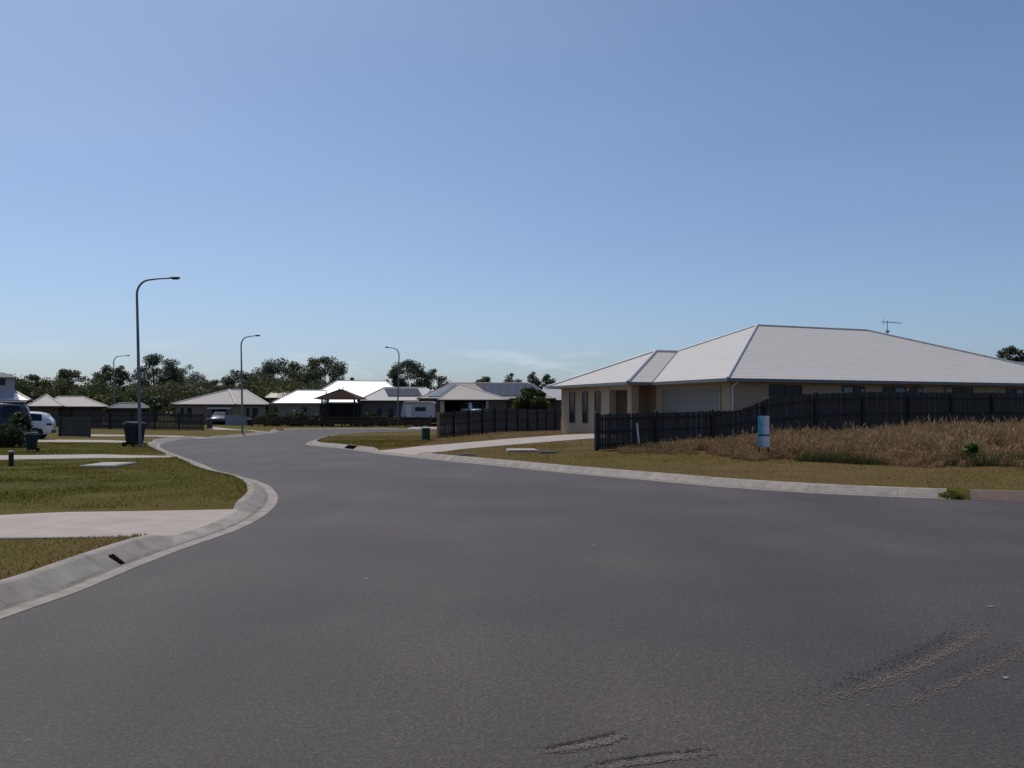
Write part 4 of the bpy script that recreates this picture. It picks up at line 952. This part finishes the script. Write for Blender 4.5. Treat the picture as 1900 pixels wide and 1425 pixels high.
# kerb inlet on the right island and drain outlet in the left kerb
def inlet(line, px, py, length, label, dark, name, lip=None):
    q = np.array(road_pt(px, py)); i = int(np.argmin(((line-q)**2).sum(1))); d = line[min(i+2, len(line)-1)]-line[i-2]; d /= np.linalg.norm(d); nn = np.array([-d[1], d[0]])
    c = line[i]+nn*.33; t = thing(name, label, 'drain', (c[0], c[1], rz(c[1])), math.atan2(d[1], d[0]))
    mb = MB(); L2 = length/2
    hi = .02 if name == 'drain_outlet' else .09
    mb.add([(-L2, -.11, .01), (L2, -.11, .01), (L2, hi, .02+(hi+.11)*.65), (-L2, hi, .02+(hi+.11)*.65), (-L2, -.11, -.05), (L2, -.11, -.05), (L2, hi, -.05), (-L2, hi, -.05)], [(0, 1, 2, 3), (7, 6, 5, 4), (0, 4, 5, 1), (1, 5, 6, 2), (2, 6, 7, 3), (3, 7, 4, 0)])
    mb.build('slot', dark, t)
    if lip:
        mb = MB(); mb.bar((-L2-.03, .10, .158), (L2+.03, .10, .158), .08, .03, (0, 0, 1)); mb.build('lintel', lip, t)
    return t
inlet(ISL, 640, 833, 1.5, 'dark kerb inlet in the island kerb', pm('inlet_shade', (.004, .004, .004), spec=0), 'kerb_inlet', M_KERB)  # solid block; near-black colour stands for shade inside the opening
inlet(LEFT, 256, 1053, .11, 'small dark drain outlet in the left kerb', pm('drain_shade_rust', (.006, .005, .005), (.02, .012, .01), 20, spec=0), 'drain_outlet')  # near-black colour stands for shade in the hole, with a rust tinge
# green utility pillar on the island
p = gp(790, 816.3); t = thing('utility_pillar', 'small green utility pillar left of the gapped paling fence', 'utility pillar', p, R(20))
mb = MB(); mb.box(-.2, .2, -.15, .15, -.05, .56); mb.build('body', pm('utility_green', (.012, .055, .035), (.01, .042, .028), 4, .5), t, .03)
mb = MB(); mb.box(-.215, .215, -.165, .165, .562, .63); mb.build('lid', pm('utility_lid', (.03, .10, .07), rough=.4), t, .02)
# leaning white stake by the low end of the long fence
p = gp(1187, 833); t = thing('marker_stake', 'thin leaning white stake in front of the low dark fence', 'stake', p)
mb = MB(); mb.bar((0, 0, -.1), (-.09, .02, .9), .06, .03, (0, 1, 0)); mb.build('stake', M_WHITE, t)
mb = MB(); mb.bar((-.093, .021, .902), (-.1, .022, .94), .05, .025, (0, 1, 0)); mb.build('tip', M_GUT, t)
# estate sign
def sign_mat(name, seed, c2, band):
    m = pm(name, (.62, .70, .74), (.10, .42, .55), 1, .45); N, L = nt(m); b = N['Principled BSDF']
    t_ = N.new('ShaderNodeTexCoord'); mp_ = N.new('ShaderNodeMapping'); mp_.inputs['Location'].default_value = (seed, 0, seed); mp_.inputs['Scale'].default_value = (1, 1, .8); L.new(t_.outputs['Object'], mp_.inputs[0])
    n_ = N.new('ShaderNodeTexNoise'); n_.inputs['Scale'].default_value = 7; n_.inputs['Detail'].default_value = 2; L.new(mp_.outputs[0], n_.inputs['Vector'])
    s = N.new('ShaderNodeSeparateXYZ'); L.new(t_.outputs['Object'], s.inputs[0])
    a_ = N.new('ShaderNodeMath'); a_.operation = 'MULTIPLY_ADD'; a_.inputs[1].default_value = -2.6; L.new(s.outputs[0], a_.inputs[0]); L.new(n_.outputs['Fac'], a_.inputs[2])
    r = N.new('ShaderNodeMapRange'); r.inputs[1].default_value = .25; r.inputs[2].default_value = .85; L.new(a_.outputs[0], r.inputs[0])
    mxn = N.new('ShaderNodeMix'); mxn.data_type = 'RGBA'; mxn.inputs['A'].default_value = (.72, .72, .76, 1); mxn.inputs['B'].default_value = (*c2, 1)
    L.new(r.outputs[0], mxn.inputs['Factor']); L.new(mxn.outputs['Result'], b.inputs['Base Color']); return m
p = gp(1417.5, 849.5); t = thing('estate_sign', 'narrow upright blue and white estate sign in the long dry grass', 'sign', p, R(-4))
sw = 10.3*p.y/F; zt = at(1417, 771.5, p.y).z-p.z; zm = at(1417, 807, p.y).z-p.z; zl = at(1417, 829.5, p.y).z-p.z
mb = MB(); mb.box(-sw, sw, -.012, .012, zm+.012, zt); mb.build('board', sign_mat('sign_top', 1.7, (.05, .36, .50), 0), t)
mb = MB(); mb.box(-sw, sw, -.012, .012, zl, zm-.03); mb.build('board', sign_mat('sign_low', 4.1, (.10, .33, .52), 0), t)
mb = MB(); mb.box(-sw, sw, -.016, .014, zm-.03, zm+.012); mb.build('band', pm('sign_band', (.05, .055, .09)), t)
for s in (-1, 1):
    mb = MB(); mb.box(s*(sw-.03)-.02, s*(sw-.03)+.02, .013, .05, -.2, zt+.03); mb.build('post', M_POST, t)
# pale low panel fence at the tan house
a = at(419, 765, 109); b = at(470, 765, 109); z0 = H(a.x, 109); t = thing('panel_fence', 'low pale grey panel fence in front of the tan house', 'fence', (a.x, 109, z0)); w = b.x-a.x
M_PANELF = pm('pale_panels', (.33, .33, .37), (.28, .29, .32), 3, .7)
for i in range(4):
    mb = MB(); mb.box(w*i/4+.05, w*(i+1)/4-.05, -.03, .03, .05, 1.2-.08*i); mb.build('panel', M_PANELF, t)
for i in range(5):
    mb = MB(); mb.box(w*i/4-.045, w*i/4+.045, -.045, .045, -.2, 1.25-.08*max(0, i-1)); mb.build('post', M_PANELF, t)
shrub(437, 789, 110.5, 16, 26, 'yellow green palm like shrub over the pale low panels', 71, M_YEL, leaf=.3, n=260, lumps=7)
shrub(480, 791, 108.5, 20, 24, 'yellow tipped shrub right of the pale low panels', 72, M_YEL, leaf=.25, n=260, lumps=7)
tree(985, 718, 77, 62, 'dense green tree behind the gapped paling fence', 73, M_MID, group='garden trees', name='garden_tree', trunk_f=.22, dens=1.0, fill=1.6, leaf=.22)
# hedge and bush at the left edge
shrub(18, 831, 38.5, 84, 50, 'dark clipped hedge in front of the blue four wheel drive', 74, M_DARK, 'hedge', 'hedge', leaf=.09, n=5200, lumps=22)
shrub(36, 831, 39.5, 50, 78, 'loose leafy bush growing out of the hedge end', 75, M_DARK, leaf=.12, n=2000, lumps=14)
# weeds
shrub(1767, 928.5, road_pt(1768, 927)[1]+.22, 50, 22, 'small weed growing in the gap of the right kerb', 76, M_YEL, 'weed', 'weed', leaf=.055, n=1300, lumps=14, stem=False)
gw = gp(1805, 858); shrub(1805, 858, gw.y, 34, 44, 'bright green leafy weed among the long dry grass', 77, leafmat('weed_leaves', (.03, .075, .012), (.05, .12, .02), (.09, .18, .035)), 'weed', 'weed', leaf=.11, n=520, lumps=9)

# ------------------------------------------------------------------ long dry grass by the fence
M_STRAW = leafmat('dry_straw', (.105, .055, .022), (.22, .125, .055), (.38, .265, .14))
fr = [gp(1205, 840), gp(1300, 845), gp(1370, 851), gp(1500, 857), gp(1640, 863), gp(1760, 865), gp(1900, 866)]
fx = np.array([q.x for q in fr]+[26.]); fy = np.array([q.y for q in fr]+[fr[-1].y+.6])
nt_ = 3400; X = rng.uniform(3.7, 25.5, nt_); bk = f0[1]+(X-f0[0])*fdir[1]/fdir[0]-.15; fn = np.interp(X, fx, fy)+(vnoise(X, X*0, .9, 8)-.5)*1.6+(vnoise(X, X*0, 3.1, 9)-.5)*.7
S = rng.random(nt_)**1.1; Y = fn+(bk-fn)*S; k = (bk > fn+.2) & (rng.random(nt_) < .3+1.1*vnoise(X, Y, .6, 21)); X, Y, S = X[k], Y[k], S[k]; nt_ = len(X)
tall = .64*(.26+.46*sst(0, .35, S))*(.55+.75*vnoise(X, Y, .5, 23))*(.40+.56*sst(4.4, 10, X)+.24*sst(17, 23, X))*rng.uniform(.75, 1.2, nt_)
per = 34; ti = np.repeat(np.arange(nt_), per); n = len(ti); aa = rng.uniform(0, 6.283, n); qq = rng.random(n)**.7*.16
bX = X[ti]+np.cos(aa)*qq; bY = Y[ti]+np.sin(aa)*qq; hg = tall[ti]*rng.uniform(.45, 1.1, n)*np.where(rng.random(n) < .05, 1.45, 1); ok_ = bY < f0[1]+(bX-f0[0])*fdir[1]/fdir[0]-.05
bX, bY, hg, ti = bX[ok_], bY[ok_], hg[ok_], ti[ok_]; tone = rng.normal(.5, .2, nt_)
o = blades('dry_grass', bX, bY, hmap(bX, bY)[0], hg, .005+.007*rng.random(len(hg)), .5, M_STRAW, np.clip(tone[ti]+rng.normal(0, .2, len(hg)), 0, 1), head=True)
tag(o, 'long dry straw coloured grass along the dark paling fence', 'grass', kind='stuff')
M_GTUFT = leafmat('green_tufts', (.03, .045, .012), (.05, .065, .016), (.09, .10, .03))
n = 42000; X = rng.uniform(4, 25.5, n); front = np.interp(X, fx, fy); Y = front+rng.random(n)**1.6*1.4-.1
k = rng.random(n) < 1.5*np.clip(vnoise(X, Y, .8, 31)-.45, 0, 1); X, Y = X[k], Y[k]; n = len(X)
o = blades('grass_tufts', X, Y, hmap(X, Y)[0], rng.uniform(.12, .38, n), .009+0*X, .5, M_GTUFT, rng.random(n)); tag(o, 'dull green tufts at the foot of the dry grass', 'grass', kind='stuff')

# ------------------------------------------------------------------ vehicles
M_CARW = pm('car_white', (.62, .65, .70), (.58, .61, .66), 1, .25, spec=.6); M_CARB = pm('car_blue', (.035, .045, .08), (.03, .038, .07), 1, .35, spec=.3)
M_CARS = pm('car_silver', (.66, .68, .72), (.62, .64, .68), 1, .25, spec=.6); M_CGLASS = glassmat('car_glass', (.015, .02, .03), .05)
M_TRIM = pm('car_trim', (.02, .02, .022), rough=.5); M_RIM = pm('wheel_rim', (.35, .36, .38), (.25, .26, .28), 8, .35, metal=.6); M_TAIL = pm('tail_lamp', (.12, .01, .01), rough=.2); M_HEADL = pm('head_lamp', (.7, .72, .75), rough=.1)
HATCH = [(0, .48, .86, .92, .76, .80, .74), (.06, .36, .93, 1.08, .82, .86, .74), (.34, .28, .97, 1.40, .86, .89, .66), (.75, .25, .98, 1.50, .87, .89, .64), (1.7, .25, .95, 1.53, .87, .89, .64), (2.45, .25, .92, 1.42, .87, .89, .62), (3.15, .25, .90, .97, .87, .88, .72), (3.85, .27, .76, .84, .85, .86, .7), (4.2, .38, .62, .66, .72, .76, .62)]
WAGON = [(0, .6, 1.05, 1.1, .85, .88, .8), (.05, .5, 1.1, 1.6, .88, .92, .76), (.2, .42, 1.12, 1.84, .9, .93, .74), (1.2, .4, 1.12, 1.9, .92, .94, .75), (2.6, .4, 1.1, 1.87, .92, .94, .74), (3.15, .4, 1.1, 1.16, .92, .93, .8), (4.3, .42, 1.02, 1.08, .9, .91, .78), (4.75, .5, .85, .9, .8, .84, .7)]
def car(label, loc, rot, st, paint, wheels, wr_, cat='car', name='parked_car', roof=None):
    t = thing(name, label, cat, loc, rot); rings = []
    for (x, zb_, zbe, zt_, wb_, wbe, wt_) in st:
        half = [(wb_*.9, zb_), (wb_, zb_+.12), (wbe, (zb_+zbe)/2+.08), (wbe*.985, zbe), (wt_+.02, zt_-.05), (wt_*.8, zt_)]
        rings.append([(x, y, z) for y, z in half]+[(x, -y, z) for y, z in half[::-1]])
    mb = MB(); n = len(rings[0]); vs_ = [p for r_ in rings for p in r_]; fs = []
    for i in range(len(rings)-1):
        for k in range(n): fs.append((i*n+k, i*n+(k+1) % n, (i+1)*n+(k+1) % n, (i+1)*n+k))
    fs += [tuple(range(n))[::-1], tuple((len(rings)-1)*n+k for k in range(n))]
    mb.add(vs_, fs, True); b = mb.build('body', paint, t)
    bm = bmesh.new(); bm.from_mesh(b.data); bmesh.ops.recalc_face_normals(bm, faces=bm.faces); bm.to_mesh(b.data); bm.free()
    def ringpt(x, k):
        for i in range(len(st)-1):
            if st[i][0] <= x <= st[i+1][0]:
                f = (x-st[i][0])/(st[i+1][0]-st[i][0]); return Vector(rings[i][k]).lerp(Vector(rings[i+1][k]), f)
    cab0, cab1 = st[2][0]+.12, [s[0] for s in st if s[3]-s[2] > .3][-1]
    cuts = np.linspace(cab0, cab1+.2, 4)
    for s in (0, 1):
        ka, kb = (3, 4) if s == 0 else (8, 7); out = Vector((0, .012 if s == 0 else -.012, .004))
        for i in range(3):
            xa, xb = cuts[i]+.04, cuts[i+1]-.04; g = MB()
            A1, A2, B1, B2 = ringpt(xa, ka), ringpt(xb, ka), ringpt(xa, kb), ringpt(xb, kb)
            g.quad(*[p+out for p in (A1.lerp(B1, .1), A2.lerp(B2, .1), A2.lerp(B2, .92), A1.lerp(B1, .92))]); g.build('side_window', M_CGLASS, t)
    def endglass(i, j, nm, off):
        g = MB(); a = [Vector(rings[i][k]) for k in (3, 8)]; b_ = [Vector(rings[j][k]) for k in (5, 6)]
        q = [a[0].lerp(a[1], .08), a[0].lerp(a[1], .92), b_[1].lerp(b_[0], .03), b_[0].lerp(b_[1], .03)]
        c_ = [q[0].lerp(q[3], .08), q[1].lerp(q[2], .08), q[1].lerp(q[2], .93), q[0].lerp(q[3], .93)]; g.quad(*[p+Vector(off) for p in c_]); g.build(nm, M_CGLASS, t)
    iw = max(i for i, s in enumerate(st) if s[3]-s[2] > .3)
    endglass(iw+1, iw, 'windscreen', (.03, 0, .035)); endglass(1, 2, 'rear_window', (-.03, 0, .03))
    for x in wheels:
        for s in (-1, 1):
            yy = s*(st[3][4]-.09); mb = MB(); mb.disc_y((x, yy, wr_), wr_, .22); wh = mb.build('wheel', M_RUB, t, .02); mb = MB(); mb.disc_y((x, yy+s*.105, wr_), wr_*.62, .03); mb.build('rim', M_RIM, wh)
            ar = MB(); ar.disc_y((x, s*(st[3][4]-.02), wr_+.03), wr_+.07, .06); ar.build('wheel_arch', M_TRIM, t)
    for s in (-1, 1):
        k = 3; q = Vector(rings[1][k]); mb = MB(); mb.box(-.0, .34, s*(q.y-.03)-.06, s*(q.y-.03)+.06, q.z-.16, q.z-.04); mb.build('tail_lamp', M_TAIL, t, .02)
        q = Vector(rings[-2][k]); mb = MB(); mb.box(q.x-.1, q.x+.2, s*(q.y-.16)-.12, s*(q.y-.16)+.12, q.z-.14, q.z-.02); mb.build('headlight', M_HEADL, t, .02)
    mb = MB(); mb.box(-.05, .12, -st[0][4]*.95, st[0][4]*.95, st[0][1]-.12, st[0][1]+.06); mb.build('bumper', M_TRIM, t, .03); mb = MB(); mb.box(st[-1][0]-.15, st[-1][0]+.06, -st[-1][4]*.95, st[-1][4]*.95, st[-1][1]-.1, st[-1][1]+.06); mb.build('bumper', M_TRIM, t, .03)
    if roof:
        mb = MB(); mb.box(.2, 2.4, -.6, .6, st[3][3]+.03, st[3][3]+.09); mb.build('roof_rack', roof, t, .02)
    return t
p = gp(104, 815); pr = Vector((p.x, 50.5, H(p.x, 50.5)))
car('white hatchback parked on the drive with its rear towards the road', Vector((at(100, 800, 51.4).x, 51.4, H(at(100, 800, 51).x, 51.2))), R(199), HATCH, M_CARW, (.82, 3.35), .33)
q = at(55, 790, 46.2); car('blue four wheel drive with white roof rack behind the hedge', (q.x, 46.2, H(q.x, 46.2)), R(203), WAGON, M_CARB, (.9, 3.75), .4, 'four wheel drive', 'four_wheel_drive', M_WHITE)
q = at(880, 770, 106); car('silver white four wheel drive in front of the dark carport', (q.x-.9, 108.2, H(q.x, 106.)), R(-64), WAGON, M_CARS, (.9, 3.75), .4, 'four wheel drive', 'four_wheel_drive')
q = at(412, 776, 114.8); car('blue grey car in front of the tan house garage', (q.x-.5, 116.4, H(q.x, 113)+.05), R(-80), HATCH, pm('car_bluegrey', (.09, .13, .17), (.08, .115, .15), 1, .3, spec=.6), (.82, 3.35), .33)
# caravan
a = at(744, 765, 106.5); b = at(808, 765, 106.5); z0 = H(a.x, 106.5); ln_ = b.x-a.x
t = thing('caravan', 'white caravan parked left of the carport behind the rail fence', 'caravan', (a.x, 106.5, z0), R(-2)); zt = at(0, 744.5, 106.5).z-z0
prof = [(.1, 1.0), (.0, 1.5), (.25, zt-.15), (.5, zt), (ln_-.35, zt-.02), (ln_-.08, zt-.25), (ln_, 1.4), (ln_-.1, .98)]
mb = MB(); n = len(prof); mb.add([(x, 0, z) for x, z in prof]+[(x, 2.1, z) for x, z in prof], [tuple(range(n)), tuple(range(n, 2*n))[::-1]]+[(i, n+i, n+(i+1) % n, (i+1) % n) for i in range(n)]); mb.build('body', pm('caravan_white', (.48, .48, .50), (.42, .42, .44), 2, .4), t, .04)
mb = MB(); mb.box(.15, ln_-.15, .05, 2.05, .42, .97); mb.build('chassis', M_OPEN, t)
mb = MB(); mb.box(1.6, 2.8, -.06, -.002, 1.75, 2.2); w_ = mb.build('window', M_FRAME, t); mb = MB(); mb.box(1.65, 2.75, -.07, -.061, 1.8, 2.15); mb.build('pane', M_GLASS, w_)
mb = MB(); mb.box(.55, 1.15, -.03, -.002, 1.03, 2.45); mb.build('door', M_WHITE, t); mb = MB(); mb.tube([(.3, -.2, zt-.15), (ln_-.4, -.2, zt-.17)], .07, 8); mb.build('awning', M_CREAM, t)
for x in (1.7, 2.3):
    mb = MB(); mb.disc_y((x, .12, .33), .33, .2); mb.build('wheel', M_RUB, t)

# ------------------------------------------------------------------ the person on the far footpath
def person():
    Yp = 103.; q = at(580, 796, Yp); z0 = H(q.x, Yp)
    t = thing('person', 'person in dark blue clothes walking past the far rail fence', 'person', (q.x, Yp, z0), R(-90))
    J = dict(pelvis=(0, 0, .95), waist=(0, .0, 1.1), chest=(0, -.03, 1.34), neck=(0, -.04, 1.48), head=(0, -.06, 1.60), top=(0, -.05, 1.74),
             hl=(.1, 0, .92), kl=(.1, -.22, .52), al=(.1, -.34, .1), tl=(.1, -.52, .05), hr=(-.1, 0, .92), kr=(-.1, .12, .50), ar=(-.1, .36, .13), tr=(-.1, .24, .05),
             sl=(.19, -.02, 1.40), el=(.25, .10, 1.12), wl=(.25, -.04, .90), fl=(.25, -.08, .81), sr=(-.19, -.02, 1.40), er=(-.25, -.14, 1.12), wr=(-.25, -.30, .94), fr=(-.25, -.36, .87))
    rr = dict(pelvis=.14, waist=.125, chest=.15, neck=.06, head=.095, top=.07, hl=.095, kl=.062, al=.045, tl=.035, hr=.095, kr=.062, ar=.045, tr=.035, sl=.065, el=.045, wl=.032, fl=.035, sr=.065, er=.045, wr=.032, fr=.035)
    names = list(J); E = [('pelvis', 'waist'), ('waist', 'chest'), ('chest', 'neck'), ('neck', 'head'), ('head', 'top'), ('pelvis', 'hl'), ('hl', 'kl'), ('kl', 'al'), ('al', 'tl'), ('pelvis', 'hr'), ('hr', 'kr'), ('kr', 'ar'), ('ar', 'tr'), ('chest', 'sl'), ('sl', 'el'), ('el', 'wl'), ('wl', 'fl'), ('chest', 'sr'), ('sr', 'er'), ('er', 'wr'), ('wr', 'fr')]
    me = bpy.data.meshes.new('body_skeleton'); me.from_pydata([J[n_] for n_ in names], [(names.index(a), names.index(b)) for a, b in E], []); o = bpy.data.objects.new('body', me); C.objects.link(o)
    md = o.modifiers.new('skin', 'SKIN'); md.use_smooth_shade = True
    for i, n_ in enumerate(names):
        sv = me.skin_vertices[0].data[i]; sv.radius = (rr[n_], rr[n_]*(.8 if n_ in ('chest', 'waist', 'pelvis') else 1)); sv.use_root = (n_ == 'pelvis')
    o.modifiers.new('sub', 'SUBSURF').levels = 1; o.modifiers['sub'].render_levels = 1
    dg = bpy.context.evaluated_depsgraph_get(); m2 = bpy.data.meshes.new_from_object(o.evaluated_get(dg)); bpy.data.objects.remove(o)
    m2.materials.clear()
    for m_ in (pm('trousers', (.022, .024, .032), rough=.9), pm('shirt', (.05, .06, .085), (.04, .05, .07), rough=.9), pm('skin', (.32, .20, .14), rough=.6), pm('shoe', (.5, .48, .45), rough=.6)): m2.materials.append(m_)
    for pl in m2.polygons:
        c = pl.center; z = c.z; pl.material_index = 3 if z < .09 else 0 if (z < .99 and abs(c.x) < .2) else 2 if (z > 1.46 or (abs(c.x) > .2 and z < 1.02)) else 1; pl.use_smooth = True
    b = link('body', m2, t)
    mb = MB(); mb.tube([(0, -.04, 1.62), (0, -.035, 1.70), (0, -.04, 1.77), (0, -.045, 1.80)], [.108, .112, .08, .02], 10); mb.build('hair', pm('hair', (.03, .02, .015), rough=.8), t)
person()
